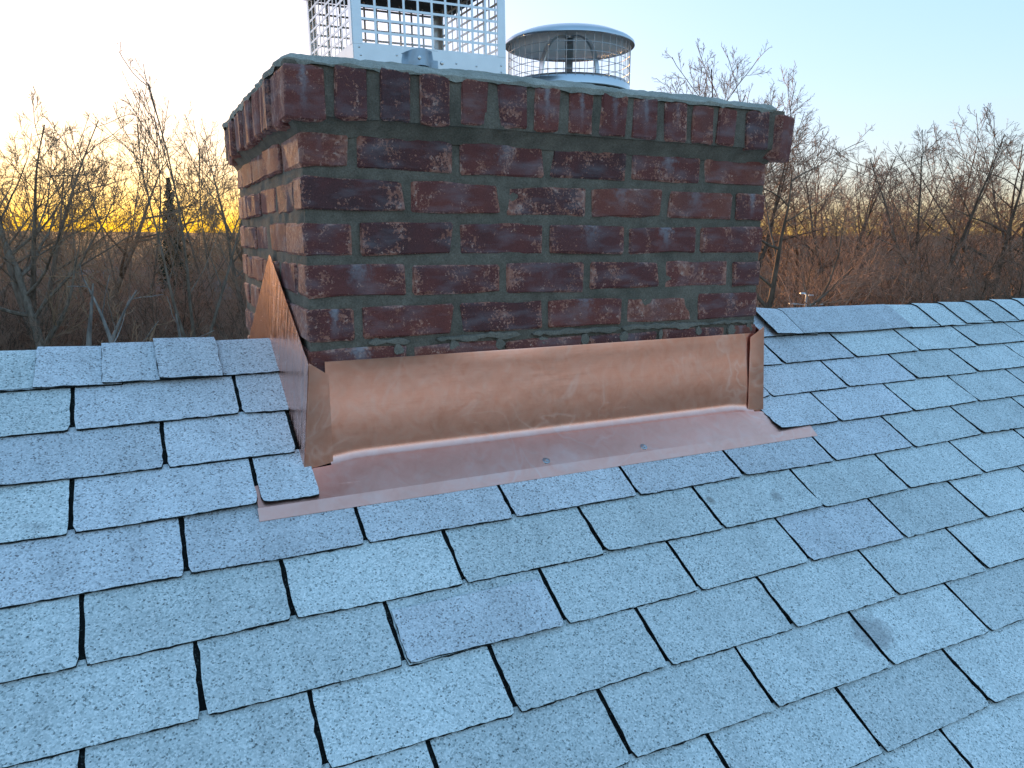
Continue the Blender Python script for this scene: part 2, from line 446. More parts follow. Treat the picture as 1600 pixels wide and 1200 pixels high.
def tab_mesh(x0, x1, t0, t1, mat, lift=0.0, curl=(0, 0), h0=0.0, hb=0.0056, th=0.0044, nx=30, fine=True, sd=0):
    """one shingle tab lying on the front slope; t0 = upper end, t1 = butt"""
    t0 = max(t0, TRIDGE + 0.012)
    rg = random.Random(sd)
    j = 0.0007 if fine else 0.0
    nx = max(2, int(nx * (x1 - x0) / TAB)) if fine else 1
    nt = 9 if fine else 1
    top = []; n = nx + 1
    ph = rg.uniform(0, 6)
    skew = rg.uniform(-0.0022, 0.0022) if fine else 0
    vs = []; fs = []; fm = []
    for layer in (0, 1):
        for b in range(nt + 1):
            v = b / nt
            for a in range(n):
                u = a / nx
                x = x0 + (x1 - x0) * u; t = t0 + (t1 - t0) * v
                if fine:
                    if b == nt: t += rg.gauss(0, j) + skew * (u - 0.5) * 2
                    if a in (0, nx): x += rg.gauss(0, j)
                    if b == nt and a == 0: x += 0.003; t -= 0.001
                    if b == nt and a == nx: x -= 0.003; t -= 0.001
                h = h0 + hb * v + lift * max(0, v) ** 2
                if fine:
                    h += (curl[0] * (1 - u) ** 2 + curl[1] * u ** 2) * v * v
                    h += 0.0007 * math.sin(ph + 5 * u) * v
                if layer == 0: h += th + (rg.gauss(0, 0.0002) if fine else 0)
                vs.append(roof(x, t, h))
    N = n * (nt + 1)
    for b in range(nt):
        for a in range(nx):
            fs.append((b*n + a, (b+1)*n + a, (b+1)*n + a + 1, b*n + a + 1)); fm.append(0)
    # edges
    for a in range(nx):
        fs.append((nt*n + a, N + nt*n + a, N + nt*n + a + 1, nt*n + a + 1)); fm.append(1)
        fs.append((a, a + 1, N + a + 1, N + a)); fm.append(1)
    for b in range(nt):
        fs.append((b*n, N + b*n, N + (b+1)*n, (b+1)*n)); fm.append(1)
        fs.append((b*n + nx, (b+1)*n + nx, N + (b+1)*n + nx, N + b*n + nx)); fm.append(1)
    fs.append((N, N + nx, N + nt*n + nx, N + nt*n)); fm.append(1)
    return vs, fs, fm

def add_tab(x0, x1, t0, t1, new, **kw):
    vs, fs, fm = tab_mesh(x0, x1, t0, t1, None, **kw)
    return link('shingle', mesh('shingle', vs, fs, [SH_NEW if new else SH_OLD, ASPHALT], False, fm), deck)

far_v, far_f, far_m = [], [], []
NEWSET = {(1, 1), (6, 5), (6, 4)}
sid = 0
nrows = int((TEAVE - T4) / EXPO) + 4
for r in range(0, nrows + 1):
    t0 = T4 + (r - 4) * EXPO
    t1 = t0 + EXPO
    if t1 > TEAVE + 0.02: break
    off = (-0.412 if r % 2 else -0.257) - (0.016 if r <= 3 else 0.0)
    kmin = int((X0 - off) / TAB); kmax = int((X1 - off) / TAB)
    for k in range(kmin, kmax + 1):
        a = off + k * TAB + 0.004; b = off + (k + 1) * TAB - 0.004
        a = max(a, X0); b = min(b, X1)
        if b - a < 0.03: continue
        xr = 0.4 + 1.25 * max(0, 4.5 - r) * 0.62
        vis = r <= 10 and -1.15 < a and b < 3.6 - 0.16 * r and (r < 8 or a > -0.8)
        spans = [(a, b)]
        if r <= 3:
            cl = (-0.018, -0.022, -0.032)[r] if r <= 2 else -0.010
            cr = 1.212 if r <= 2 else 1.190
            spans = []
            if a < cl: spans.append((a, min(b, cl)))
            if b > cr: spans.append((max(a, cr), b))
        for (sa, sb) in spans:
            if sb - sa < 0.015: continue
            sid += 1
            if not vis:
                v_, f_, m_ = tab_mesh(sa, sb, t0 - 0.03, t1, None, fine=False)
                n0 = len(far_v); far_v += v_; far_f += [tuple(i + n0 for i in q) for q in f_]; far_m += m_
                continue
            xm = (sa + sb) / 2
            new = False
            if r == 4 and -0.9 < xm < 1.6: new = True
            if r <= 3 and ((-0.43 < xm < 0.1) or (r == 2 and -0.8 < xm < 0.2)): new = True
            if r <= 3 and 1.1 < xm < (1.75 if r != 1 else 1.6): new = True
            if r == 6 and abs(xm - (off + 4.5 * TAB)) < 0.1: new = True
            lift = rng.uniform(0, 0.0012); cu = (rng.uniform(-0.0004, 0.0022), rng.uniform(-0.0004, 0.0022))
            if rng.random() < 0.12: cu = (cu[0] + 0.003, cu[1])
            if r == 5 and abs(xm - (off + 4.5 * TAB)) < 0.1: cu = (0.001, 0.007)
            hb = 0.0058
            if r == 3 and (sb > 1.18 and sa < 1.4): hb = 0.009; cu = (0.006, 0.0)
            if r == 3 and sb > -0.06 and sb < 0.05: hb = 0.0122
            if r == 3 and -0.45 < xm < -0.1: hb = 0.007; cu = (0, 0.006)
            add_tab(sa, sb, t0 - 0.012, t1, new, lift=lift, curl=cu, sd=sid, hb=hb)
# a newer tab slipped over the old one, its top edge showing
t6 = T4 + 2 * EXPO; o6 = -0.257
add_tab(o6 + TAB + 0.006, o6 + 2 * TAB - 0.007, t6 + 0.022, t6 + EXPO + 0.001, True, h0=0.0062, hb=0.0050, th=0.0034, sd=991)
far_o = link('shingle_field', mesh('shingle_field', far_v, far_f, [SH_OLD, ASPHALT], False, far_m), deck)
tag(far_o, kind='stuff')
# far slope of the roof (hidden from here): the same courses, mirrored, in one field
bv, bf, bm_ = [], [], []
for r in range(0, nrows + 1):
    t0 = T4 + (r - 4) * EXPO; t1 = t0 + EXPO
    if t1 > TEAVE + 0.02: break
    off = -0.412 if r % 2 else -0.257
    for k in range(int((X0 - off) / TAB), int((X1 - off) / TAB) + 1):
        a = max(off + k * TAB + 0.004, X0); b = min(off + (k + 1) * TAB - 0.004, X1)
        if b - a < 0.03: continue
        spans = [(a, b)]
        yb = 2 * YR - roof(0, t0).y
        if yb < D + 0.02:
            spans = [(a, min(b, -0.034))] if a < -0.034 else []
            if b > 1.212: spans.append((max(a, 1.212), b))
        for (sa, sb) in spans:
            if sb - sa < 0.01: continue
            v_, f_, m_ = tab_mesh(sa, sb, t0 - 0.03, t1, None, fine=False)
            n0 = len(bv)
            bv += [Vector((v.x, 2 * YR - v.y, v.z)) for v in v_]; bf += [tuple(i + n0 for i in q)[::-1] for q in f_]; bm_ += m_
tag(link('shingle_field', mesh('shingle_field', bv, bf, [SH_OLD, ASPHALT], False, bm_), deck), kind='stuff')

# ridge caps: bent pieces straddling the ridge
def cap_piece(x0, x1, drop, h_in, h_out, new, sd, dark=0.0, sag=0.0, skew=0.0, flip=False, name='ridge_shingle'):
    """x0..x1 along the ridge; the butt edge is at x0 (or at x1 when flip), standing h_out above the deck"""
    rg = random.Random(sd)
    prof = []
    rb = 0.035
    ss = [i / 12 for i in range(13)]
    nx = 6
    vs = []; fs = []; fm = []
    m = len(ss)
    for layer in (0, 1):
        for a in range(nx + 1):
            u = a / nx
            for i, s in enumerate(ss):
                q = (s - 0.5) * 2 * drop            # signed arc distance from the ridge
                hh = (h_in * u + h_out * (1 - u)) if not flip else (h_out * u + h_in * (1 - u))
                if layer == 0: hh += 0.0042
                if abs(q) > rb:
                    t = TRIDGE + abs(q)
                    p = roof(0, t, hh)
                    y, z = p.y, p.z
                else:
                    # rounded over the ridge
                    w = q / rb
                    p = roof(0, TRIDGE + rb, hh)
                    y = YR + (p.y - YR) * (-w) * -1 if False else YR - (YR - p.y) * abs(w)
                    top = ZRIDGE + hh * 1.0 - 0.006
                    z = p.z + (top - p.z) * (1 - w * w)
                edge = abs(q) / drop
                if q > 0: y = 2 * YR - y
                x = x0 + (x1 - x0) * u + skew * edge
                if i in (0, m - 1):
                    z += rg.gauss(0, 0.0008) - sag * (1 - abs(2*u - 1))
                    y += rg.gauss(0, 0.0008)
                if a in (0, nx): x += rg.gauss(0, 0.0008)
                vs.append((x, y, z))
    N = (nx + 1) * m
    for a in range(nx):
        for i in range(m - 1):
            fs.append((a*m + i, a*m + i + 1, (a+1)*m + i + 1, (a+1)*m + i)); fm.append(0)
            fs.append((N + a*m + i, N + (a+1)*m + i, N + (a+1)*m + i + 1, N + a*m + i + 1)); fm.append(1)
    for i in range(m - 1):
        fs.append((i, N + i, N + i + 1, i + 1)); fm.append(1)
        fs.append((nx*m + i, nx*m + i + 1, N + nx*m + i + 1, N + nx*m + i)); fm.append(1)
    for a in range(nx):
        fs.append((a*m, (a+1)*m, N + (a+1)*m, N + a*m)); fm.append(1)
        fs.append((a*m + m - 1, N + a*m + m - 1, N + (a+1)*m + m - 1, (a+1)*m + m - 1)); fm.append(1)
    return link(name, mesh(name, vs, fs, [SH_NEW if new else SH_OLD, ASPHALT], False, fm), deck)

DROP = 0.134
cap_piece(-0.17, -0.0165, DROP - 0.01, 0.006, 0.007, True, 1)
cap_piece(-0.272, -0.146, DROP + 0.003, 0.015, 0.019, True, 2, skew=0.004)
cap_piece(-0.374, -0.235, DROP - 0.002, 0.010, 0.014, True, 3)
cap_piece(-0.492, -0.335, DROP - 0.003, 0.006, 0.013, True, 4, skew=-0.003)
x = -0.615; i = 0
while x > X0 + 0.1:
    cap_piece(x, x + 0.17, DROP - 0.006 + rng.uniform(-0.003, 0.003), 0.005, 0.010, i % 3 == 1, 20 + i); x -= 0.125 + rng.uniform(-0.006, 0.006); i += 1
cap_piece(1.212, 1.62, DROP - 0.01, 0.006, 0.008, True, 40)
cap_piece(1.475, 1.66, DROP + 0.002, 0.010, 0.026, True, 41, sag=0.0)
cap_piece(1.60, 2.125, DROP + 0.002, 0.013, 0.017, True, 42, skew=-0.004, sag=0.004)
x = 2.120; i = 0
while x < X1 - 0.2:
    cap_piece(x, min(x + 0.18, X1), DROP + 0.004 + rng.uniform(-0.002, 0.002), 0.005, 0.0115, False, 60 + i); x += 0.152 + rng.uniform(-0.006, 0.010); i += 1

# ------------------------------------------------------------------ chimney
chimney = empty('chimney', (W / 2, D / 2, -0.9))
tag(chimney, 'weathered dark red brick chimney with a projecting top course straddling the roof ridge', 'chimney')
CH = -Vector(chimney.location)         # children are placed in world coordinates via this offset
def chld(o):
    o.parent = chimney; o.location = Vector(o.location) + CH; return o

_bc = {}
def brick_mesh(L, Hh, Dp, var):
    key = (round(L, 3), round(Hh, 3), round(Dp, 3), var)
    if key in _bc: return _bc[key]
    rg = random.Random(hash(key) & 0xffff)
    bm = bmesh.new(); bmesh.ops.create_cube(bm, size=1.0)
    for v in bm.verts:
        v.co.x *= L; v.co.y *= Dp; v.co.z *= Hh
    bmesh.ops.subdivide_edges(bm, edges=[e for e in bm.edges if abs(e.verts[0].co.x - e.verts[1].co.x) > L * 0.5], cuts=2)
    sharp = [e for e in bm.edges if len(e.link_faces) == 2 and e.calc_face_angle(0) > 0.5]
    bmesh.ops.bevel(bm, geom=sharp, offset=0.0042, segments=1, affect='EDGES', profile=0.5)
    for v in bm.verts:
        v.co += Vector((rg.gauss(0, 0.0011), rg.gauss(0, 0.0008), rg.gauss(0, 0.0013)))
    # a knocked-off corner on some
    if var in (1, 4):
        c = Vector((L/2 * rg.choice((-1, 1)), -Dp/2, Hh/2 * rg.choice((-1, 1))))
        for v in bm.verts:
            d = (v.co - c).length
            if d < 0.022: v.co += (Vector((0, 0, 0)) - c).normalized() * (0.022 - d) * 0.4
    me = bpy.data.meshes.new('brick'); bm.to_mesh(me); bm.free()
    me.materials.append(BRICK)
    _bc[key] = me
    return me

brg = random.Random(11)
def brick(cx, cy, cz, L, Hh, Dp, rot=0.0, tilt=0.0, roll=0.0):
    o = bpy.data.objects.new('brick', brick_mesh(L, Hh, Dp, brg.randrange(6)))
    COL.objects.link(o)
    o.rotation_euler = (tilt, roll, rot)
    o.location = (cx, cy, cz)
    return chld(o)

PZ, BH, BD = 0.0839, 0.0630, 0.092
J2 = 0.0085                           # half joint
nose = lambda a=0.0016: brg.gauss(0, a)
for k in range(7):
    cz = -PZ * k
    odd = (k % 2 == 0)                # header at the left front corner
    xj = [0.0] + [(0.1025 if odd else 0.2115) + i * 0.2159 for i in range(5)] + [W]
    for i in range(6):
        a = xj[i] + (J2 if i else 0); b = xj[i+1] - (J2 if i < 5 else 0)
        dp = BD
        if i == 0 and odd: dp = 0.196
        if i == 5 and not odd: dp = 0.196
        hh = BH + brg.uniform(-0.004, 0.004)
        brick((a + b)/2, dp/2 + nose(), cz + nose(0.0012), b - a, hh, dp, rot=brg.gauss(0, 0.004), roll=brg.gauss(0, 0.006))
        # back face, mirrored, plain
        brick(W - (a + b)/2, D - BD/2 - 0.0 + nose(), cz + nose(0.001), b - a, hh, BD, rot=math.pi)
    # sides: start behind the corner bricks
    for side, first in ((-1, (0.196 if odd else BD)), (1, (BD if odd else 0.196))):
        y = first + 2*J2
        while y < D - BD - 0.04:
            ln = min(0.1985, D - BD - 2*J2 - y)
            if ln < 0.04: break
            xx = BD/2 if side < 0 else W - BD/2
            xo = brg.uniform(-0.006, 0.005)
            brick(xx + xo, y + ln/2, cz + nose(0.002), ln, BH + brg.uniform(-0.006, 0.004), BD, rot=(-math.pi/2 if side < 0 else math.pi/2) + brg.gauss(0, 0.012))
            y += ln + 2*J2

# top course: bricks on edge, projecting
OV = 0.032
RX = [(-0.030, 0.045), (0.063, 0.126), (0.151, 0.211), (0.231, 0.293), (0.316, 0.379), (0.398, 0.466), (0.487, 0.548), (0.567, 0.628), (0.65, 0.718), (0.733, 0.802), (0.824, 0.888), (0.904, 0.965), (0.979, 1.034), (1.068, 1.140)]
RT = [0.140, 0.147, 0.149, 0.148, 0.149, 0.151, 0.146, 0.148, 0.150, 0.147, 0.144, 0.139, 0.141, 0.141]
RB = [0.044, 0.052, 0.054, 0.052, 0.057, 0.058, 0.055, 0.056, 0.056, 0.056, 0.055, 0.055, 0.055, 0.050]
for (a, b), zt, zb_ in zip(RX, RT, RB):
    L = zt - zb_
    # stood on edge: long axis vertical here
    brick((a + b)/2, -OV + 0.10 + nose(0.002), (zt + zb_)/2 + 0.002, b - a, L, 0.20, rot=brg.gauss(0, 0.012), roll=brg.gauss(0, 0.02))
    brick(W - (a + b)/2, D + OV - 0.10, (zt + zb_)/2, b - a, L, 0.20, rot=math.pi)
# turned corner brick on the right front
brick(1.172, 0.035, 0.089, 0.068, 0.108, 0.15, rot=0.42, tilt=0.05, roll=0.05)
y = 0.028
i = 0
while y < D - 0.05:
    w_ = brg.uniform(0.058, 0.068)
    for side in (-1, 1):
        if side > 0 and y < 0.12: continue
        xx = (-OV + 0.10) if side < 0 else (W + OV - 0.10)
        brick(xx + brg.uniform(-0.009, 0.006), y + w_/2, 0.096 + nose(0.004), w_, 0.098 + nose(0.005), 0.20, rot=(-math.pi/2 if side < 0 else math.pi/2) + brg.gauss(0, 0.03), roll=brg.gauss(0, 0.03))
    y += w_ + brg.uniform(0.008, 0.022); i += 1

# mortar body: four gently uneven faces behind the brick faces
def uneven_box(name, x0, x1, y0, y1, z0, z1, step, amp, mat, fr=18.0):
    vs = []; fs = []
    def face(o, u, v, lu, lv, nrm):
        nu = max(1, int(lu/step)); nv = max(1, int(lv/step)); b0 = len(vs)
        for j in range(nv + 1):
            for i in range(nu + 1):
                p = o + u * (lu * i/nu) + v * (lv * j/nv)
                edge = i in (0, nu) or j in (0, nv)
                q = noise.noise(p * fr) + 0.5 * noise.noise(p * fr * 2.7)
                vs.append(p + (nrm * q * amp if not edge else Vector((0, 0, 0))))
        for j in range(nv):
            for i in range(nu):
                a = b0 + j*(nu+1) + i
                fs.append((a, a+1, a+nu+2, a+nu+1))
    X, Y, Z = Vector((1,0,0)), Vector((0,1,0)), Vector((0,0,1))
    lx, ly, lz = x1-x0, y1-y0, z1-z0
    face(Vector((x0,y0,z0)), X, Z, lx, lz, -Y)
    face(Vector((x1,y1,z0)), -X, Z, lx, lz, Y)
    face(Vector((x0,y1,z0)), -Y, Z, ly, lz, -X)
    face(Vector((x1,y0,z0)), Y, Z, ly, lz, X)
    face(Vector((x0,y0,z1)), X, Y, lx, ly, Z)
    face(Vector((x0,y1,z0)), X, -Y, lx, ly, -Z)
    return mesh(name, vs, fs, mat, True)
o = link('mortar_body', uneven_box('mortar_body', 0.005, W - 0.005, 0.005, D - 0.005, -1.2, 0.06, 0.014, 0.0026, MORTAR)); chld(o)
o = link('mortar_band', uneven_box('mortar_band', -OV + 0.007, W + OV - 0.012, -OV + 0.006, D + OV - 0.006, 0.056, 0.150, 0.014, 0.003, MORTAR)); chld(o)
# corbel bed between the body and the projecting course
def bed():
    vs = []; fs = []
    rings = ((0.024, -0.002), (0.034, 0.004), (0.046, 0.013), (0.0575, 0.022))
    n = 90; m = 75
    for z, o_ in rings:
        for i in range(2 * (n + m)):
            if i < n: x, y = -o_ + (W + 2*o_) * i / n, -o_
            elif i < n + m: x, y = W + o_, -o_ + (D + 2*o_) * (i - n) / m
            elif i < 2*n + m: x, y = W + o_ - (W + 2*o_) * (i - n - m) / n, D + o_
            else: x, y = -o_, D + o_ - (D + 2*o_) * (i - 2*n - m) / m
            k_ = 0.004 * noise.noise(Vector((x*30, y*30, z*60)))
            vs.append((x, y + (k_ if y < D/2 else -k_), z + 0.5 * k_))
    q = 2 * (n + m)
    for r in range(3):
        for i in range(q): fs.append((r*q + i, r*q + (i+1) % q, (r+1)*q + (i+1) % q, (r+1)*q + i))
    return mesh('mortar_bed', vs, fs, MORTAR, True)
o = link('mortar_bed', bed()); chld(o)

# crown: a wash of mortar, ragged edge, rising to the flues
def crown_z(x, y):
    ex = min(x + OV, W + OV - x); ey = min(y + OV, D + OV - y)
    e = max(0.0, min(ex, ey))
    z = 0.156 + 0.057 * (1 - math.exp(-e / 0.16))
    z += 0.006 * noise.noise(Vector((x*9, y*9, 1.0))) + 0.0045 * noise.noise(Vector((x*28, y*28, 5.0))) + 0.0025 * noise.noise(Vector((x*75, y*75, 8.0)))
    return z
nx, ny = 110, 90
vs, fs = [], []
cx0, cx1, cy0, cy1 = -OV - 0.003, W + OV - 0.012, -OV - 0.003, D + OV + 0.003
for j in range(ny + 1):
    for i in range(nx + 1):
        x = cx0 + (cx1 - cx0) * i/nx; y = cy0 + (cy1 - cy0) * j/ny
        ex = min(i, nx - i) / nx * (cx1 - cx0); ey = min(j, ny - j) / ny * (cy1 - cy0); e = min(ex, ey)
        # clipped, rounded corners
        cxn = 0.5 * (cx0 + cx1); cyn = 0.5 * (cy0 + cy1)
        dx, dy = abs(x - cxn) - (cx1 - cx0)/2 + 0.06, abs(y - cyn) - (cy1 - cy0)/2 + 0.06
        if dx > 0 and dy > 0:
            l = math.hypot(dx, dy)
            s = max(dx, dy) / l
            x = cxn + math.copysign((cx1 - cx0)/2 - 0.06 + dx * s, x - cxn); y = cyn + math.copysign((cy1 - cy0)/2 - 0.06 + dy * s, y - cyn)
        z = crown_z(x, y)
        if e < 0.012: z -= (0.012 - e) * 0.5
        if e == 0:
            x += 0.006 * noise.noise(Vector((x*22, y*22, 9.0))) ; y += 0.006 * noise.noise(Vector((x*22, y*22, 19.0)))
        vs.append((x, y, z))
for j in range(ny):
    for i in range(nx):
        a = j*(nx+1) + i; fs.append((a, a+1, a+nx+2, a+nx+1))
per = [i for i in range(nx+1)] + [j*(nx+1) + nx for j in range(1, ny+1)] + [ny*(nx+1) + i for i in range(nx-1, -1, -1)] + [j*(nx+1) for j in range(ny-1, 0, -1)]
n0 = len(vs)
for q in per:
    x, y, z = vs[q]
    dz = 0.001 + 0.008 * max(0.0, noise.noise(Vector((x*17, y*17, 2.0)))) + 0.010 * max(0.0, noise.noise(Vector((x*45, y*45, 6.0))) - 0.1)
    vs.append((x + (0.004 if x < W/2 else -0.004), y + (0.003 if y < D/2 else -0.003), 0.146 - dz))
m = len(per)
for i in range(m):
    i2 = (i + 1) % m
    fs.append((per[i], n0 + i, n0 + i2, per[i2]))
o = link('crown', mesh('crown', vs, fs, CROWN, True)); chld(o)

# mortar smears along the top of the flashing
srg = random.Random(5)
mb = MB()
def ribbon(xa, xb, zc, hw, seed, dens):
    n = max(12, int((xb - xa) / 0.004)); v2 = []; f2 = []
    for k in range(n + 1):
        x = xa + (xb - xa) * k / n; e = min(1.0, k / 4, (n - k) / 4) ** 0.5
        nz = lambda f_, q: noise.noise(Vector((x * f_, seed, q)))
        zt_ = zc + hw * (0.55 + 0.7 * nz(26, 1.0) + 0.35 * nz(90, 2.0)) * e; zb_ = zc - hw * (0.6 + 0.9 * nz(22, 3.0) + 0.4 * nz(80, 4.0)) * e
        y = -0.0022 - 0.0016 * nz(60, 5.0) * e
        v2 += [(x, 0.006, zt_ + 0.0015), (x, y, zt_), (x, y - 0.0012 * e, (zt_ + zb_) / 2), (x, y, zb_), (x, 0.006, zb_ - 0.0015)]
    for k in range(n):
        for q in range(4): f2.append((k*5 + q, (k+1)*5 + q, (k+1)*5 + q + 1, k*5 + q + 1))
    mb.add(v2, f2)
for (xa, xb) in ((0.12, 0.21), (0.27, 0.47), (0.50, 0.74), (0.745, 1.168)):
    ribbon(xa, xb, -0.3775, 0.0085, xa * 10, 1)
for xc in (0.185, 0.31, 0.42, 0.53, 0.64, 0.75, 0.86, 0.98, 1.09, 1.15):
    w_ = srg.uniform(0.008, 0.02); ribbon(xc - w_*0.7, xc + w_*0.7, -0.397, 0.019, xc * 31, 1)
o = mb.build('mortar_smear', SMEAR, None, True); chld(o); tag(o, kind='stuff')

# flue tiles standing out of the crown
def ring_box(mb, cx, cy, hx, hy, th, z0, z1):
    mb.box((cx-hx, cy-hy, z0), (cx+hx, cy-hy+th, z1)); mb.box((cx-hx, cy+hy-th, z0), (cx+hx, cy+hy, z1))
    mb.box((cx-hx, cy-hy+th, z0), (cx-hx+th, cy+hy-th, z1)); mb.box((cx+hx-th, cy-hy+th, z0), (cx+hx, cy+hy-th, z1))
CGX, CGY = 0.333, 0.370
RCX, RCY = 0.822, 0.41
mb = MB(); ring_box(mb, CGX, CGY, 0.150, 0.165, 0.02, 0.10, 0.232)
o = mb.build('flue_tile', CLAY); chld(o)
mb = MB(); mb.lathe([(0.125, 0.10), (0.160, 0.10), (0.160, 0.236), (0.156, 0.243), (0.128, 0.243), (0.125, 0.236), (0.125, 0.10)], (RCX, RCY, 0), 40)
o = mb.build('flue_tile', CLAY, None, True); chld(o)

# ------------------------------------------------------------------ copper flashing
flash = empty('copper_flashing', (W/2, -0.01, ZROOF))
tag(flash, 'new shiny copper flashing wrapped round the base of the brick chimney', 'flashing')
FO = -Vector(flash.location)
def fl(o):
    o.parent = flash; o.location = Vector(o.location) + FO; return o
ZT = -0.409; YF = -0.009
def sheet(name, P, nu, nv, mat, th, amp=0.0, fr=4.0, sd=0.0):
    """P(u,v) -> point; thin solid with a little oil-canning along its normal"""
    pts = [[Vector(P(i/nu, j/nv)) for i in range(nu+1)] for j in range(nv+1)]
    vs = []; fs = []
    nm = []
    for j in range(nv+1):
        for i in range(nu+1):
            a = pts[j][min(i+1, nu)] - pts[j][max(i-1, 0)]; b = pts[min(j+1, nv)][i] - pts[max(j-1, 0)][i]
            nm.append(a.cross(b).normalized())
    for side in (0, 1):
        for j in range(nv+1):
            for i in range(nu+1):
                p = pts[j][i]; n = nm[j*(nu+1)+i]
                w = math.sin(math.pi*i/nu)**0.5 * math.sin(math.pi*j/nv)**0.5 if 0 < i < nu and 0 < j < nv else 0
                q = noise.noise(Vector((p.x*fr + sd, p.y*fr, p.z*fr*1.6))) * amp * w
                vs.append(p + n * (q - side * th))
    N = (nu+1)*(nv+1)
    for j in range(nv):
        for i in range(nu):
            a = j*(nu+1)+i
            fs.append((a, a+1, a+nu+2, a+nu+1)); fs.append((N+a, N+a+nu+1, N+a+nu+2, N+a+1))
    for i in range(nu):
        fs.append((i, N+i, N+i+1, i+1)); a = nv*(nu+1)+i; fs.append((a, a+1, N+a+1, N+a))
    for j in range(nv):
        a = j*(nu+1); fs.append((a, a+nu+1, N+a+nu+1, N+a)); a += nu; fs.append((a, N+a, N+a+nu+1, a+nu+1))
    return link(name, mesh(name, vs, fs, mat, True))
# front: upright panel, tight bend, apron down the slope in one sheet
TA = 0.112
def ramp_e(x):
    e = max(0.0, min(1.0, (x + 0.010) / 0.11, (W + 0.010 - x) / 0.11)); return e*e*(3 - 2*e)
def front_prof(e):
    pr = [(YF + 0.004, ZT)]
    for u in (0.02, 0.15, 0.3, 0.45, 0.6, 0.75, 0.9, 0.975, 1.0): pr.append((YF + 0.004 - 0.0115*(u - 0.35*math.sin(2*math.pi*u)/math.pi), ZT + (ZROOF + 0.013 + 0.009*e - ZT) * u))
    p0 = Vector(pr[-1]); pe = roof(0, 0.026, 0.0075 + 0.009*e); ctrl = Vector((p0.x, pe.z + 0.006))
    for i in range(1, 7):
        u = i/6
        q = p0*(1-u)**2 + ctrl*2*u*(1-u) + Vector((pe.y, pe.z))*u*u
        pr.append((q.x, q.y))
    return pr
NP = len(front_prof(0))
def front_P(u, v):
    x = 0.029 + (W - 0.040)*u
    pr = front_prof(ramp_e(x))
    i = v * (NP - 1); a = min(int(round(i)), NP - 1)
    return (x, pr[a][0], pr[a][1])
o = sheet('front_panel', front_P, 90, NP-1, COPPER, 0.0009, 0.0030, 3.4, 2.0); fl(o)
tag(o, 'upright brushed copper sheet across the chimney front')
def apron_P(u, v):
    t = 0.0258 + (TA - 0.0258) * v
    xl = -0.004 - 0.121 * min(1, v * 3.0); xr = W + 0.004 + 0.121 * min(1, v * 3.0)
    x = xl + (xr - xl)*u
    e = ramp_e(x)
    return roof(x, t, 0.0075 + 0.0045*v + 0.009*(1 - v)*e)
ap = sheet('apron', apron_P, 80, 6, COPPER_APRON, 0.0009, 0.0012, 5.0, 7.0); fl(ap)
tag(ap, 'pinkish copper apron lying on the shingles under the chimney front')
def hem_P(u, v):
    t = TA - 0.0005 + 0.0265 * v
    h = 0.0128 - 0.0060 * v
    return roof(-0.127 + (1.424)*u + 0.004*v*(1 if u > 0.5 else 0), t, h)
hm = sheet('hem', hem_P, 80, 3, COPPER_APRON, 0.0012, 0.0004, 5.0, 3.0)
hm.parent = ap; hm.location = (0, 0, 0)
# wrapped corner folds on the front
def fold(xa, xb, top_out, top_in, sd):
    def P(u, v):
        zt = top_out + (top_in - top_out)*u
        zbm = ZROOF - 0.010 + 0.010*(u if sd < 2 else 1 - u)
        lean = 0.019*(v - 0.5)
        return (xa + (xb - xa)*u + (-lean*(1 - u) if sd < 2 else lean*u), YF - 0.0135 + 0.0105*u - 0.009*v*u if sd < 2 else YF - 0.003 - 0.0105*u - 0.009*v*(1 - u), zt + (zbm - zt)*v)
    o = sheet('corner_fold', P, 8, 14, COPPER, 0.0011, 0.0012, 12.0, sd); fl(o); return o
fold(-0.0145, 0.034, ZT + 0.002, ZT - 0.026, 1.0)
fold(W - 0.030, W + 0.0145, ZT - 0.010, ZT + 0.018, 4.0)
# sides: rise with the roof to a peak over the ridge
def side(xs, sd):
    pts_top = [(YF - 0.0135, ZT), (0.387, -0.204), (D + 0.012, ZT - 0.12)]
    sgn = -1 if xs < W/2 else 1
    def P(u, v):
        y = YF - 0.0135 + (D + 0.032) * u
        if y < 0.387: zt = ZT + (-0.204 - ZT) * (y - pts_top[0][0]) / (pts_top[1][0] - pts_top[0][0])
        else: zt = -0.204 + (pts_top[2][1] + 0.204) * (y - pts_top[1][0]) / (pts_top[2][0] - pts_top[1][0])
        zb2 = (ZROOF + y*math.tan(SLOPE) if y < YR else ZRIDGE - (y - YR)*math.tan(SLOPE)) - 0.004
        w = v if sgn > 0 else 1 - v
        return (xs + sgn * 0.019 * (w - 0.5), y, zt + (zb2 - zt) * w)
    o = sheet('side_panel', P, 60, 10, COPPER_SIDE, 0.001 , 0.0016, 6.0, sd); fl(o); return o
side(-0.0150, 11.0); side(W + 0.0150, 31.0)
# little base flanges of the sides turned out on to the roof, below the shingles
for sx in (1,):
    xa = -0.0155 if sx < 0 else W + 0.0155
    def P(u, v):
        q = xa + sx * 0.10 * v
        t = 0.02 + (TRIDGE - 0.02) * u
        return roof(q, t, 0.0015)
    o = sheet('base_flange', P, 20, 2, COPPER_SIDE, 0.0008); fl(o)
# roofing screws with washers
for (sx, st_) in ((0.491, 0.097), (0.756, 0.097)):
    mb = MB()
    mb.lathe([(0.0, 0.0052), (0.0042, 0.0048), (0.0050, 0.0026), (0.0050, 0.0016), (0.0088, 0.0014), (0.0094, 0.0), (0.0094, -0.001)], (0, 0, 0), 16)
    o = mb.build('screw', STEEL, None, True, roof(sx, st_, 0.0137)); o.rotation_euler = (SLOPE, 0, 0); fl(o)

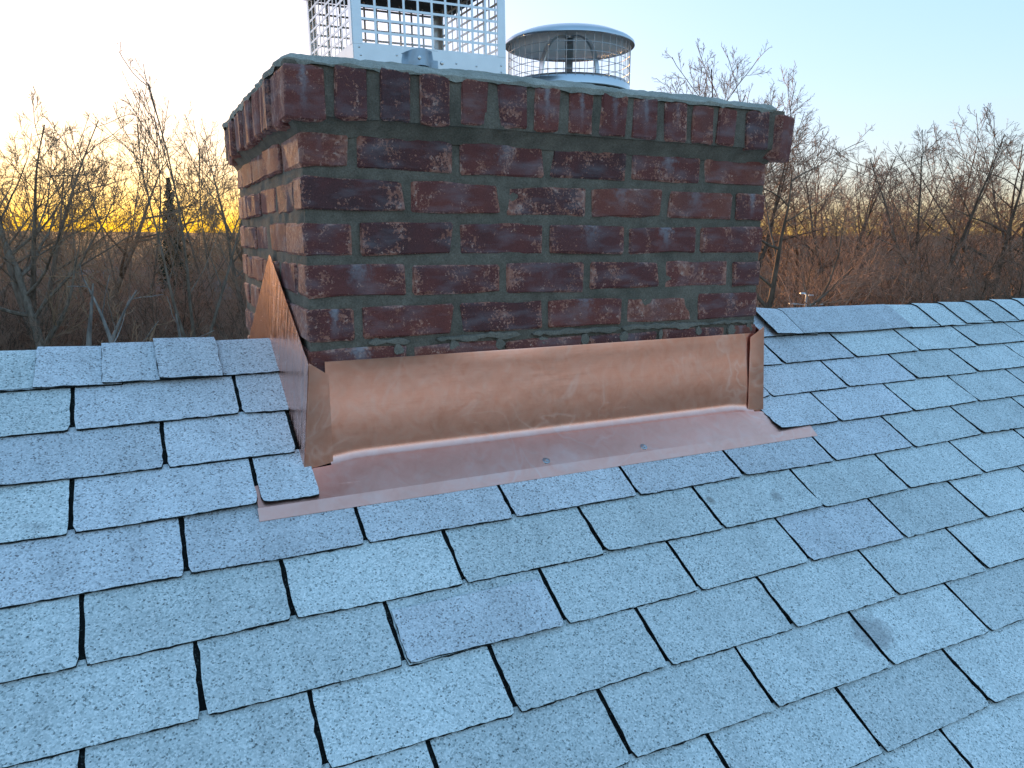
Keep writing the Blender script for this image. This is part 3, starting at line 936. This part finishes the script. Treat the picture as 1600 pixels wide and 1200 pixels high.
# ------------------------------------------------------------------ square chimney cap (cage)
cage = empty('square_chimney_cap', (CGX, CGY, 0.205))
cage.rotation_euler = (0, R(-1.4), R(1.0))
tag(cage, 'square galvanised mesh chimney cap with black underside lid', 'chimney cap')
HX, HY = 0.180, 0.195
def cg(o): o.parent = cage; return o
mb = MB()                            # skirt: four folded plates with a flange
for s in (-1, 1):
    mb.box((-HX, s*HY - 0.001, -0.004), (HX, s*HY + 0.001, 0.036))
    mb.box((s*HX - 0.001, -HY + 0.0012, -0.004), (s*HX + 0.001, HY - 0.0012, 0.036))
cg(mb.build('skirt', GALV))
for sx in (-1, 1):
    for sy in (-1, 1):
        mb = MB()
        x, y = sx*HX, sy*HY
        mb.box((min(x, x - sx*0.020), y - 0.0016, 0.0362), (max(x, x - sx*0.020), y + 0.0016, 0.240))
        mb.box((x - 0.0016, min(y - sy*0.0018, y - sy*0.020), 0.0362), (x + 0.0016, max(y - sy*0.0018, y - sy*0.020), 0.240))
        cg(mb.build('corner_post', GALV))
def grid_panel(w, h, pitch_x, pitch_z, bar, th, rod=False):
    mb = MB()
    n = int(round(w / pitch_x)); px_ = w / n
    m_ = int(round(h / pitch_z)); pz_ = h / m_
    for i in range(1, n): mb.box((-w/2 + i*px_ - bar/2, -th/2, 0), (-w/2 + i*px_ + bar/2, th/2, h))
    for i in range(m_ + 1): mb.box((-w/2, -th/2*0.8, i*pz_ - bar/2), (w/2, th/2*0.8, i*pz_ + bar/2))
    # little fillets at the crossings soften the holes
    for i in range(1, n):
        for j in range(m_ + 1):
            x, z = -w/2 + i*px_, j*pz_; q = bar * 1.05
            mb.add([(x - q, 0, z), (x, -th*0.35, z - q), (x + q, 0, z), (x, -th*0.35, z + q)], [(0, 1, 2, 3)])
    return mb
for s in (-1, 1):
    o = cg(grid_panel(2*HX - 0.036, 0.200, 0.0325, 0.0245, 0.0050, 0.0015).build('mesh_panel', GALV, None, False, (0, s*HY, 0.037)))
    o = cg(grid_panel(2*HY - 0.036, 0.200, 0.0325, 0.0245, 0.0050, 0.0015).build('mesh_panel', GALV, None, False, (s*HX, 0, 0.037)))
    o.rotation_euler = (0, 0, math.pi/2)
lid = MB()
lx, ly = HX + 0.050, HY + 0.050
lid.add([(-lx, -ly, 0.258), (lx, -ly, 0.258), (lx, ly, 0.258), (-lx, ly, 0.258), (-lx, -ly, 0.278), (lx, -ly, 0.278), (lx, ly, 0.278), (-lx, ly, 0.278), (-0.05, 0, 0.325), (0.05, 0, 0.325)],
        [(3, 2, 1, 0), (0, 1, 5, 4), (1, 2, 6, 5), (2, 3, 7, 6), (3, 0, 4, 7), (4, 5, 9, 8), (5, 6, 9), (6, 7, 8, 9), (7, 4, 8)])
lid.v = [(a, b, c - 0.028) for a, b, c in lid.v]
cg(lid.build('lid', DARKSTEEL))
# side clamp bracket bent up at the front skirt
mb = MB()
n = 8; v2 = []; f2 = []
for i in range(n + 1):
    u = i/n
    x = -0.075 + 0.085*u; yb = -HY - 0.003 - 0.030*math.sin(math.pi*min(1, u*1.15))**1.5
    zt2 = 0.010 + 0.012*math.sin(math.pi*0.5*min(1, u*2.4)); 
    v2 += [(x, yb, -0.002), (x, yb + 0.004, zt2 + 0.012), (x, -HY - 0.0015, zt2 + 0.014)]
for i in range(n):
    for k in range(2): f2.append((i*3 + k, (i+1)*3 + k, (i+1)*3 + k + 1, i*3 + k + 1))
mb.add(v2, f2)
bk = cg(mb.build('clamp_bracket', BRACKET, None, True))
for (x, y, z) in ((-0.045, -HY - 0.031, 0.013), (0.020, -HY - 0.002, 0.012)):
    mb = MB(); mb.lathe([(0.0, 0.003), (0.0034, 0.0026), (0.0042, 0.0)], (0, 0, 0), 12)
    o = mb.build('screw', STEEL, None, True, (x, y, z)); o.rotation_euler = (math.pi/2, 0, 0); o.parent = bk
for (x, z) in ((-0.165, 0.014), (-0.085, 0.020), (0.055, 0.014), (0.105, 0.012), (0.168, 0.018), (-0.168, 0.030), (0.168, 0.004)):
    mb = MB(); mb.lathe([(0.0, 0.002), (0.0020, 0.0015), (0.0024, 0.0)], (0, 0, 0), 10)
    o = mb.build('rivet', STEEL, None, True, (x, -HY - 0.001, z)); o.rotation_euler = (math.pi/2, 0, 0); cg(o)

# ------------------------------------------------------------------ round chimney cap
rc = empty('round_chimney_cap', (RCX, RCY, 0.243))
tag(rc, 'round stainless steel chimney cap with wire screen and shallow domed lid', 'chimney cap')
mb = MB(); mb.lathe([(0.122, 0.004), (0.150, 0.012), (0.162, 0.010), (0.168, 0.0), (0.170, -0.016), (0.168, -0.018), (0.166, -0.004), (0.164, 0.006), (0.122, 0.001)], (0, 0, 0), 56)
o = mb.build('collar', STEEL, rc, True)
mb = MB(); 
mb.lathe([(0.0, 0.150), (0.08, 0.146), (0.140, 0.132), (0.168, 0.120), (0.177, 0.113), (0.178, 0.106), (0.174, 0.105), (0.172, 0.110), (0.140, 0.124), (0.08, 0.138), (0.0, 0.142)], (0, 0, 0), 64)
o = mb.build('lid', STEEL, rc, True)
mb = MB()
RW = 0.167; nw = 44
for i in range(nw):
    a = 2*math.pi*i/nw
    mb.tube([(RW*math.cos(a), RW*math.sin(a), -0.012), (RW*math.cos(a), RW*math.sin(a), 0.108)], 0.00085, 4, False)
for zz in (-0.004, 0.018, 0.040, 0.062, 0.084):
    mb.tube([(RW*math.cos(2*math.pi*i/48), RW*math.sin(2*math.pi*i/48), zz) for i in range(48)], 0.00085, 4, closed=True)
mb.build('wire_screen', WIRE, rc)
for a in (R(-60), R(60), R(180)):
    mb = MB(); w_ = 0.011; prof_ = []
    for i in range(11):
        u = i/10
        rr = 0.128 * (1 - u)**0.0 * math.cos(u * math.pi/2)**0.75 * 0.62 + 0.012; zz = 0.006 + 0.128*math.sin(u * math.pi/2)
        prof_.append((rr, zz))
    ca, sa = math.cos(a), math.sin(a); v2 = []; f2 = []
    for (rr, zz) in prof_:
        for (dw, dt) in ((-w_, 0), (w_, 0), (w_, 0.0035), (-w_, 0.0035)):
            v2.append(((rr - dt)*ca - dw*sa, (rr - dt)*sa + dw*ca, zz - dt))
    for i in range(10):
        for q in range(4): f2.append((i*4+q, i*4+(q+1) % 4, (i+1)*4+(q+1) % 4, (i+1)*4+q))
    mb.add(v2, f2); mb.build('strap', STEEL, rc)

# ------------------------------------------------------------------ trees
def rv(rg):
    while True:
        v = Vector((rg.uniform(-1, 1), rg.uniform(-1, 1), rg.uniform(-1, 1)))
        if 0.05 < v.length < 1: return v.normalized()

class TreeGen:
    def __init__(s, seed, H, r0, form):
        s.rg = random.Random(seed); s.H = H; s.f = form
        s.wood = MB(); s.twig = MB()
        s.trunk(H, r0)
    def stick(s, mb, pts, rads, n):
        v0 = len(mb.v); m = len(pts)
        a = None
        for i in range(m):
            d = pts[min(i+1, m-1)] - pts[max(i-1, 0)]
            if d.length < 1e-6: d = Vector((0, 0, 1))
            d.normalize()
            a = d.orthogonal().normalized() if a is None else (a - d*a.dot(d)).normalized()
            b = d.cross(a)
            for k in range(n):
                w = 2*math.pi*k/n
                p = pts[i] + (a*math.cos(w) + b*math.sin(w))*rads[i]
                mb.v.append((p.x, p.y, p.z))
        for i in range(m-1):
            for k in range(n):
                k2 = (k+1) % n
                mb.f.append((v0+i*n+k, v0+i*n+k2, v0+(i+1)*n+k2, v0+(i+1)*n+k))
    def grow(s, p, d, L, r, lev, q=1.0):
        rg = s.rg; f = s.f
        nseg = (10, 7, 4, 3, 2)[lev]
        pts = [p.copy()]; dirs = [d.copy()]
        for i in range(nseg):
            wob = f['wob'] * (0.5, 0.9, 1.0, 0.9, 0.7)[lev]
            d = (d + rv(rg)*wob + Vector((0, 0, f['up'][lev]))).normalized()
            p = p + d*(L/nseg)
            pts.append(p.copy()); dirs.append(d.copy())
        rm = f['rmin'] * (3.0, 1.8, 1.2, 0.9, 0.7)[lev]
        rads = [max(rm, r*(1 - 0.93*i/nseg)) for i in range(nseg+1)]
        s.stick(s.wood if lev <= 1 else s.twig, pts, rads, (8, 6, 4, 3, 3)[lev])
        if lev >= f['levels']: return
        nb = f['n'][lev]
        nb = max(1, int(round(nb*rg.uniform(0.8, 1.2)*min(1.5, q))))
        lo = f['lo'][lev]
        for k in range(nb):
            u = lo + (1 - lo)*((k + rg.uniform(0.1, 0.9))/nb)
            x = u*nseg; i = min(int(x), nseg-1); fr = x - i
            qp = pts[i].lerp(pts[i+1], fr); dd = dirs[min(i+1, nseg)]
            side = dd.orthogonal().normalized()
            side.rotate(Matrix.Rotation(rg.uniform(0, 2*math.pi), 3, dd))
            ang = R(rg.uniform(*f['ang'][lev]))
            nd = (dd*math.cos(ang) + side*math.sin(ang)).normalized()
            LL = L*f['len'][lev]*(1.15 - 0.75*u if lev == 0 else 1.05 - 0.6*u)*rg.uniform(0.7, 1.25)
            rr = rads[i]*f['rr'][lev]*rg.uniform(0.7, 1.0)
            s.grow(qp, nd, LL, rr, lev+1, LL/(L*f['len'][lev]))
    def trunk(s, H, r0):
        rg = s.rg; f = s.f
        forks = f.get('forks', 1)
        if forks == 1:
            s.grow(Vector((0, 0, -1.0)), Vector((rg.uniform(-.06, .06), rg.uniform(-.06, .06), 1)).normalized(), H*0.92, r0, 0)
        else:
            hb = H*f.get('fork_at', 0.25)
            base = Vector((0, 0, -1.0)); top = Vector((rg.uniform(-.3, .3), rg.uniform(-.3, .3), hb))
            s.stick(s.wood, [base, base.lerp(top, .4) + Vector((rg.uniform(-.1, .1), 0, 0)), base.lerp(top, .75), top + Vector((0, 0, .3))], [r0*1.25, r0*1.05, r0*.95, r0*.75], 8)
            a0 = rg.uniform(0, 6.28)
            for i in range(forks):
                a = a0 + 2*math.pi*i/forks + rg.uniform(-.4, .4); t = R(rg.uniform(*f['fork_ang']))
                s.grow(top, Vector((math.cos(a)*math.sin(t), math.sin(a)*math.sin(t), math.cos(t))), (H - hb)*rg.uniform(.8, 1.02), r0*.68, 0)

ROUND = dict(levels=4, n=(9, 10, 9, 6), lo=(.18, .2, .12, .1), ang=((30, 56), (28, 52), (26, 50), (25, 50)), len=(.50, .54, .52, .55), rr=(.58, .58, .6, .7), up=(.03, .05, .05, .04, .0), wob=.16, rmin=.008, forks=3, fork_at=.26, fork_ang=(10, 30))
SLIM = dict(levels=4, n=(9, 7, 6, 4), lo=(.30, .25, .15, .1), ang=((24, 50), (26, 52), (28, 55), (28, 55)), len=(.44, .52, .55, .55), rr=(.55, .58, .6, .7), up=(.02, .08, .07, .05, .0), wob=.13, rmin=.008, forks=3, fork_at=.14, fork_ang=(12, 32))
OAK = dict(levels=4, n=(12, 10, 9, 5), lo=(.22, .2, .12, .1), ang=((42, 78), (30, 58), (26, 54), (25, 50)), len=(.60, .54, .5, .55), rr=(.62, .58, .6, .7), up=(.03, .05, .05, .03, .0), wob=.24, rmin=.008, forks=1)
FOREST = dict(levels=4, n=(14, 9, 8, 4), lo=(.30, .2, .12, .1), ang=((28, 58), (28, 52), (26, 50), (25, 50)), len=(.38, .54, .52, .55), rr=(.5, .58, .6, .7), up=(.03, .06, .05, .03, .0), wob=.13, rmin=.008, forks=1)
SAPL = dict(levels=3, n=(9, 8, 7, 3), lo=(.12, .15, .12, .1), ang=((18, 48), (24, 55), (25, 60), (25, 50)), len=(.45, .5, .5, .5), rr=(.55, .6, .6, .7), up=(.02, .04, .03, .02, .0), wob=.2, rmin=.005, forks=5, fork_at=.03, fork_ang=(6, 34))

SNAG = dict(levels=3, n=(6, 5, 5, 3), lo=(.25, .2, .15, .1), ang=((35, 75), (30, 60), (25, 55), (25, 50)), len=(.42, .5, .5, .5), rr=(.5, .55, .6, .7), up=(.01, .05, .04, .03, .0), wob=.26, rmin=.008, forks=1)
VAR = {}
def variant(key, seed, H, r0, form, bark, twig):
    t = TreeGen(seed, H, r0, form)
    VAR[key] = (mesh(key + '_trunk', t.wood.v, t.wood.f, bark, True), mesh(key + '_crown', t.twig.v, t.twig.f, twig, False), H)
variant('round_a', 1, 15, .23, ROUND, BARK_B, TWIG_B)
variant('round_b', 2, 15, .21, ROUND, BARK_B, TWIG_R)
variant('round_c', 14, 15, .22, ROUND, BARK_G, TWIG_Y)
variant('slim_a', 3, 14, .13, SLIM, BARK_G, TWIG_Y)
variant('slim_b', 4, 14, .12, SLIM, BARK_G, TWIG_Y)
variant('oak_a', 5, 15, .30, OAK, BARK_B, TWIG_B)
variant('oak_b', 6, 15, .28, OAK, BARK_G, TWIG_Y)
variant('forest_a', 7, 16, .19, FOREST, BARK_G, TWIG_Y)
variant('forest_b', 8, 16, .18, FOREST, BARK_B, TWIG_R)
variant('snag_a', 12, 8, .26, SNAG, BARK_P, TWIG_Y)
variant('snag_b', 13, 8, .20, SNAG, BARK_P, TWIG_Y)
variant('sapling_a', 9, 6, .045, SAPL, BARK_B, TWIG_B)
variant('sapling_b', 10, 6, .04, SAPL, BARK_B, TWIG_R)

def polar(az, d): return CAM.x + d*math.sin(R(az)), CAM.y + d*math.cos(R(az))
trg = random.Random(21)
def tree(name, key, az, d, el, label, group=None, lean=(0, 0), rz=None):
    """a bare tree d metres off at compass angle az, its top el degrees above eye level"""
    x, y = polar(az, d); z = gz(x, y)
    tr, cr, H = VAR[key]
    h = CAM.z + d*math.tan(R(el)) - z
    s = h / H
    e = empty(name, (x, y, z), trg.uniform(0, 6.28) if rz is None else rz, s)
    e.rotation_euler.x = lean[0]; e.rotation_euler.y = lean[1]
    tag(e, label, 'tree', group)
    link('trunk', tr, e); link('crown', cr, e)
    return e

G1 = 'slender tan trees in the wood beyond the ridge towards the sunset'
G2 = 'brown trees of the wood beyond the ridge away from the sunset'
L1 = 'slender bare many-stemmed tree backlit by the sunset beyond the ridge'
L2 = 'bare brown winter tree with a rounded twiggy crown beyond the ridge'
# towards the sunset
tree('bare_tree', 'oak_b', -5.8, 30, 10.0, 'broad bare grey tree with a wide crown and crooked limbs against the sunset')
tree('bare_tree', 'forest_a', -2.4, 46, 6.8, 'straight bare tree with fine tan twigs in front of the setting sun')
tree('bare_tree', 'slim_b', 3.4, 30, 9.6, 'bare tree of three long thin stems spreading upwards next to the chimney')
for az, d, el, k in ((-6.7, 33, 9.6, 'round_c'), (-7.7, 46, 9.6, 'oak_b'), (-3.6, 52, 8.4, 'oak_b'), (-.6, 50, 7.6, 'slim_b'), (5.4, 40, 8.0, 'slim_b'), (6.8, 36, 7.2, 'round_c'),
                     (8.5, 50, 6.5, 'round_c'), (-5.2, 70, 5.6, 'round_c'), (2.9, 72, 4.2, 'slim_a')):
    tree('bare_tree', k, az, d, el, {'s': L1, 'o': 'broad grey tree with wide spreading limbs backlit by the sunset', 'r': 'grey-tan tree with a rounded twiggy crown backlit by the sunset', 'f': 'straight single-stemmed grey tree beyond the ridge towards the sunset'}[k[0]], G1)
# low, leaning grey trunks just beyond the ridge
tree('leaning_tree', 'snag_a', -6.6, 20, 1.2, 'thick pale grey leaning tree with crooked limbs behind the ridge shingles', lean=(0.0, 0.36), rz=0.4)
tree('leaning_tree', 'snag_b', -3.9, 21, 0.4, 'slim pale grey half-dead tree standing upright behind the ridge shingles', lean=(0.0, -0.05), rz=2.0)
tree('leaning_tree', 'snag_b', -1.2, 24, 0.9, 'pale grey half-dead tree with a broken top under the setting sun', lean=(0.05, 0.10), rz=3.6)
tree('leaning_tree', 'snag_a', 2.2, 23, -0.6, 'dark forked trunk bending towards the chimney just beyond the ridge', lean=(0.05, 0.55), rz=5.0)
# behind and away from the sunset
tree('bare_tree', 'oak_a', 45.0, 24, 7.9, 'large dark bare tree with long crooked limbs beside the chimney', rz=0.6)
tree('bare_tree', 'round_a', 54.6, 36, 7.6, 'bare tree with a dark straight trunk and rounded crown beyond the ridge end')
tree('bare_tree', 'oak_a', 58.6, 40, 7.6, 'wide bare tree with a forked trunk and drooping side limbs past the ridge end')
tree('bare_tree', 'forest_b', 39.6, 46, 12.2, 'tall bare tree whose top shows just over the chimney crown')
tree('bare_tree', 'forest_b', 42.2, 48, 11.4, 'tall thin bare tree rising beside the chimney corner')
for az, d, el, k in ((47.6, 46, 6.6, 'round_b'), (50.0, 42, 6.9, 'round_a'), (52.2, 50, 6.4, 'round_b'), (56.6, 48, 6.9, 'round_b'), (61.0, 44, 7.2, 'round_a'), (63.5, 40, 7, 'round_b'), (67, 46, 7, 'round_a'),
                     (48.8, 74, 4.4, 'round_a'), (53.6, 70, 4.6, 'round_b'), (59.6, 72, 4.6, 'round_b')):
    tree('bare_tree', k, az, d, el, L2 if d < 60 else 'smaller bare brown tree standing farther back between the larger trunks', G2)
for az, d, el, k in ((38.4, 42, 11.4, 'round_b'), (40.9, 44, 12.0, 'round_a'), (43.6, 40, 10.8, 'round_b')):
    tree('bare_tree', k, az, d, el, 'tall bare brown tree whose rounded crown shows over the chimney top', 'trees rising over the chimney')
for az, d, el in ((47.0, 30, 0.8), (50.2, 32, 1.0), (52.6, 30, 0.2), (55.6, 34, 1.2), (57.2, 30, 0.6), (60, 33, 0.8)):
    tree('young_tree', 'round_b', az, d, el, 'low reddish-brown young bare tree in the thicket close behind the ridge', 'young trees in the thicket behind the ridge')
# evergreen
def evergreen(az, d, el):
    x, y = polar(az, d); z = gz(x, y); h = CAM.z + d*math.tan(R(el)) - z
    e = empty('evergreen_tree', (x, y, z))
    tag(e, 'dark narrow evergreen spire standing among the bare trees by the sunset', 'tree')
    mb = MB(); mb.tube([(0, 0, -1), (0.05, 0, h*.5), (0, 0, h)], [.22, .13, .02], 7); mb.build('trunk', BARK_B, e, True)
    rg = random.Random(3); mb = MB()
    zz = h*.12
    while zz < h:
        u = zz/h; Lm = (1 - u)**.9*h*.22 + .10
        for i in range(7):
            a = rg.uniform(0, 6.28); L = Lm*rg.uniform(.55, 1.15); dr = rg.uniform(-.35, .05)
            for s_ in range(7):
                q = rg.uniform(.15, 1); p = Vector((math.cos(a)*L*q, math.sin(a)*L*q, zz + dr*L*q + rg.uniform(-.1, .1)))
                w = .16 + .2*(1 - q)*Lm; n_ = rv(rg); t1 = n_.orthogonal().normalized()*w; t2 = n_.cross(t1).normalized()*w*.45
                mb.add([p - t1, p + t2, p + t1, p - t2], [(0, 1, 2, 3)])
        zz += .22 + .1*(1 - u)
    mb.build('crown', NEEDLE, e)
evergreen(2.3, 85, 3.7)

# far-off wood: bare trees and brush as one mass, scattered over the ground
def scatter(name, protos, pts, label):
    """pts: (x, y, z, rot, scale, proto index)"""
    me = bpy.data.meshes.new(name); me.from_pydata([q[:3] for q in pts], [], [])
    for nm_, idx, typ in (('rot', 3, 'FLOAT'), ('scl', 4, 'FLOAT'), ('kind_id', 5, 'INT')):
        at = me.attributes.new(nm_, typ, 'POINT'); at.data.foreach_set('value', [q[idx] for q in pts])
    o = link(name, me)
    ng = bpy.data.node_groups.new(name, 'GeometryNodeTree')
    ng.interface.new_socket('Geometry', in_out='INPUT', socket_type='NodeSocketGeometry')
    ng.interface.new_socket('Geometry', in_out='OUTPUT', socket_type='NodeSocketGeometry')
    N = ng.nodes; Lk = ng.links
    gi = N.new('NodeGroupInput'); go = N.new('NodeGroupOutput'); jn = N.new('GeometryNodeJoinGeometry')
    m2p = N.new('GeometryNodeMeshToPoints'); Lk.new(gi.outputs[0], m2p.inputs[0])
    def attr(nm_, typ):
        a = N.new('GeometryNodeInputNamedAttribute'); a.data_type = typ; a.inputs[0].default_value = nm_; return a.outputs[0]
    cx = N.new('ShaderNodeCombineXYZ'); Lk.new(attr('rot', 'FLOAT'), cx.inputs[2])
    for i, pr in enumerate(protos):
        oi = N.new('GeometryNodeObjectInfo'); oi.inputs[0].default_value = pr; oi.transform_space = 'ORIGINAL'
        ip = N.new('GeometryNodeInstanceOnPoints')
        cmp = N.new('FunctionNodeCompare'); cmp.data_type = 'INT'; cmp.operation = 'EQUAL'
        ia = [s_ for s_ in cmp.inputs if s_.type == 'INT']
        Lk.new(attr('kind_id', 'INT'), ia[0]); ia[1].default_value = i
        Lk.new(m2p.outputs[0], ip.inputs['Points']); Lk.new(cmp.outputs[0], ip.inputs['Selection'])
        Lk.new(oi.outputs['Geometry'], ip.inputs['Instance']); Lk.new(cx.outputs[0], ip.inputs['Rotation'])
        Lk.new(attr('scl', 'FLOAT'), ip.inputs['Scale'])
        Lk.new(ip.outputs[0], jn.inputs[0])
    Lk.new(jn.outputs[0], go.inputs[0])
    md = o.modifiers.new('scatter', 'NODES'); md.node_group = ng
    tag(o, label, 'wood', kind='stuff')
    return o
protos = []
for key in ('forest_a', 'forest_b', 'round_b', 'sapling_a', 'sapling_b'):
    a, b, H = VAR[key]
    me = bpy.data.meshes.new('proto_' + key)
    va = [tuple(v.co) for v in a.vertices]; fa = [tuple(p.vertices) for p in a.polygons]
    vb = [tuple(v.co) for v in b.vertices]; fb = [tuple(i + len(va) for i in p.vertices) for p in b.polygons]
    me.from_pydata(va + vb, [], fa + fb)
    me.materials.append(a.materials[0]); me.materials.append(b.materials[0])
    me.polygons.foreach_set('material_index', [0]*len(fa) + [1]*len(fb)); me.update()
    protos.append(bpy.data.objects.new('proto_' + key, me))      # not linked: only a source for the scatter
prg = random.Random(77)
pts = []
for i in range(5200):
    a = prg.uniform(0, 360); 
    if prg.random() < 0.62: a = prg.uniform(-25, 80)
    d = 60*math.exp(prg.random()*math.log(900/60.))
    x, y = polar(a, d)
    if 95 < a < 265 and d < 110: continue
    h = prg.uniform(8.5, 13)
    z = gz(x, y)
    if -14 < a < 66:                     # keep the far canopy near the level it has beyond the ridge
        cap = CAM.z + d*math.tan(R(0.8 if a < 20 else 1.3)) + (1.0 if d < 120 else 0.0) * prg.random()
        h = min(h, max(3.5, (cap - z)*prg.uniform(.8, 1.0)))
    pts.append((x, y, z, prg.uniform(0, 6.28), h/16., prg.choice((0, 1, 1, 2))))
scatter('far_wood', protos, pts, 'far-off bare brown wood covering the low hills to the horizon')
pts = []
for i in range(1800):
    a = prg.uniform(-20, 75); d = 30 + 70*prg.random()**0.8
    x, y = polar(a, d); z = gz(x, y)
    pts.append((x, y, z, prg.uniform(0, 6.28), prg.uniform(.55, 1.15), prg.choice((3, 4))))
scatter('brush', protos, pts, 'tangled brown brush and saplings filling the slope behind the ridge')

# ------------------------------------------------------------------ distant houses and the lamp standard
HW = [simple('house_wall_pale', (0.62, 0.64, 0.66), .8, 0, 1.0, .06), simple('house_wall_tan', (0.45, 0.40, 0.34), .8, 0, 1.0, .06)]
HR = simple('house_roof', (0.16, 0.16, 0.17), .9, 0, 2.0, .15)
HG = simple('window_glass', (0.05, 0.06, 0.07), .15, 0, 1.0, .1)
def far_house(az, d, w, dp, h, rz, wall, label):
    x, y = polar(az, d); z = gz(x, y)
    e = empty('distant_house', (x, y, z), rz); tag(e, label, 'house', 'houses in the valley')
    mb = MB(); mb.box((-w/2, -dp/2, -1.5), (w/2, dp/2, h))
    mb.add([(-w/2, -dp/2, h), (-w/2, dp/2, h), (-w/2, 0, h + dp*.32), (w/2, -dp/2, h), (w/2, dp/2, h), (w/2, 0, h + dp*.32)], [(0, 1, 2), (3, 5, 4)])
    mb.build('wall', wall, e)
    mb = MB(); o_ = .4; t = .22
    for s in (-1, 1):
        a = (0, h + dp*.32 + .12); b = (s*(dp/2 + o_), h - o_*.64 + .12)
        mb.add([(-w/2 - o_, a[0], a[1]), (w/2 + o_, a[0], a[1]), (w/2 + o_, b[0], b[1]), (-w/2 - o_, b[0], b[1]),
                (-w/2 - o_, a[0], a[1] + t), (w/2 + o_, a[0], a[1] + t), (w/2 + o_, b[0], b[1] + t), (-w/2 - o_, b[0], b[1] + t)],
               [(0, 1, 2, 3), (7, 6, 5, 4), (0, 4, 5, 1), (1, 5, 6, 2), (2, 6, 7, 3), (3, 7, 4, 0)])
    mb.build('roof', HR, e)
    for zz in ((1.0,) if h < 4 else (1.0, 3.7)):
        for i in range(4):
            for s in (-1, 1):
                xx = -w/2 + w*(i + .5)/4; mb = MB(); mb.box((xx - .5, s*(dp/2 + .03) - .04, zz), (xx + .5, s*(dp/2 + .03) + .04, zz + 1.4)); mb.build('window', HG, e)
far_house(2.6, 120, 13, 8, 5.4, .5, HW[0], 'pale two-storey house half hidden in the wood below the sunset')
far_house(-4.4, 160, 14, 9, 5.4, -.3, HW[1], 'tan two-storey house deep in the wood below the sunset')
far_house(52.5, 190, 15, 9, 5.4, -.8, HW[0], 'pale two-storey house on the far slope beyond the brown trees')
far_house(55.3, 230, 13, 9, 5.4, -.5, HW[1], 'tan two-storey house on the far slope beyond the brown trees')
far_house(58.4, 260, 16, 9, 3.4, -.7, HW[0], 'low pale house on the far slope past the ridge end')

LAMPM = simple('lamp_grey', (0.55, 0.57, 0.58), .5, .3, 8.0, .1)
x, y = polar(47.75, 26); z = gz(x, y); top = CAM.z - 26*math.tan(R(3.95))
lp = empty('lamp_standard', (x, y, z), R(-48)); tag(lp, 'tall grey lamp standard with flat heads on cross arms beside the chimney', 'street lamp')
hh = top - z
mb = MB(); mb.tube([(0, 0, -.5), (0, 0, hh*.5), (0, 0, hh)], [.06, .05, .03], 10); mb.build('pole', LAMPM, lp, True)
for i in range(4):
    a = i*math.pi/2 + .3; c, s = math.cos(a), math.sin(a); zz = hh - (.03 if i % 2 else .34)
    mb = MB(); mb.tube([(0, 0, zz), (c*.30, s*.30, zz + .03)], .014, 6); ar = mb.build('arm', LAMPM, lp, True)
    mb = MB(); q0 = Vector((c*.28, s*.28, zz + .02)); d = Vector((c, s, .05)); n_ = Vector((-s, c, 0)); up = Vector((0, 0, 1)); v2 = []
    for (u, w_, t_) in ((0, .04, .02), (.06, .08, .04), (.2, .08, .04), (.25, .055, .02)):
        for (sw, st2) in ((-1, -.4), (1, -.4), (1, .6), (-1, .6)): v2.append(q0 + d*u + n_*sw*w_ + up*st2*t_)
    f2 = [(3, 2, 1, 0), (12, 13, 14, 15)]
    for j in range(3):
        for q in range(4): f2.append((j*4+q, j*4+(q+1) % 4, (j+1)*4+(q+1) % 4, (j+1)*4+q))
    mb.add(v2, f2); mb.build('lamp_head', LAMPM, lp)
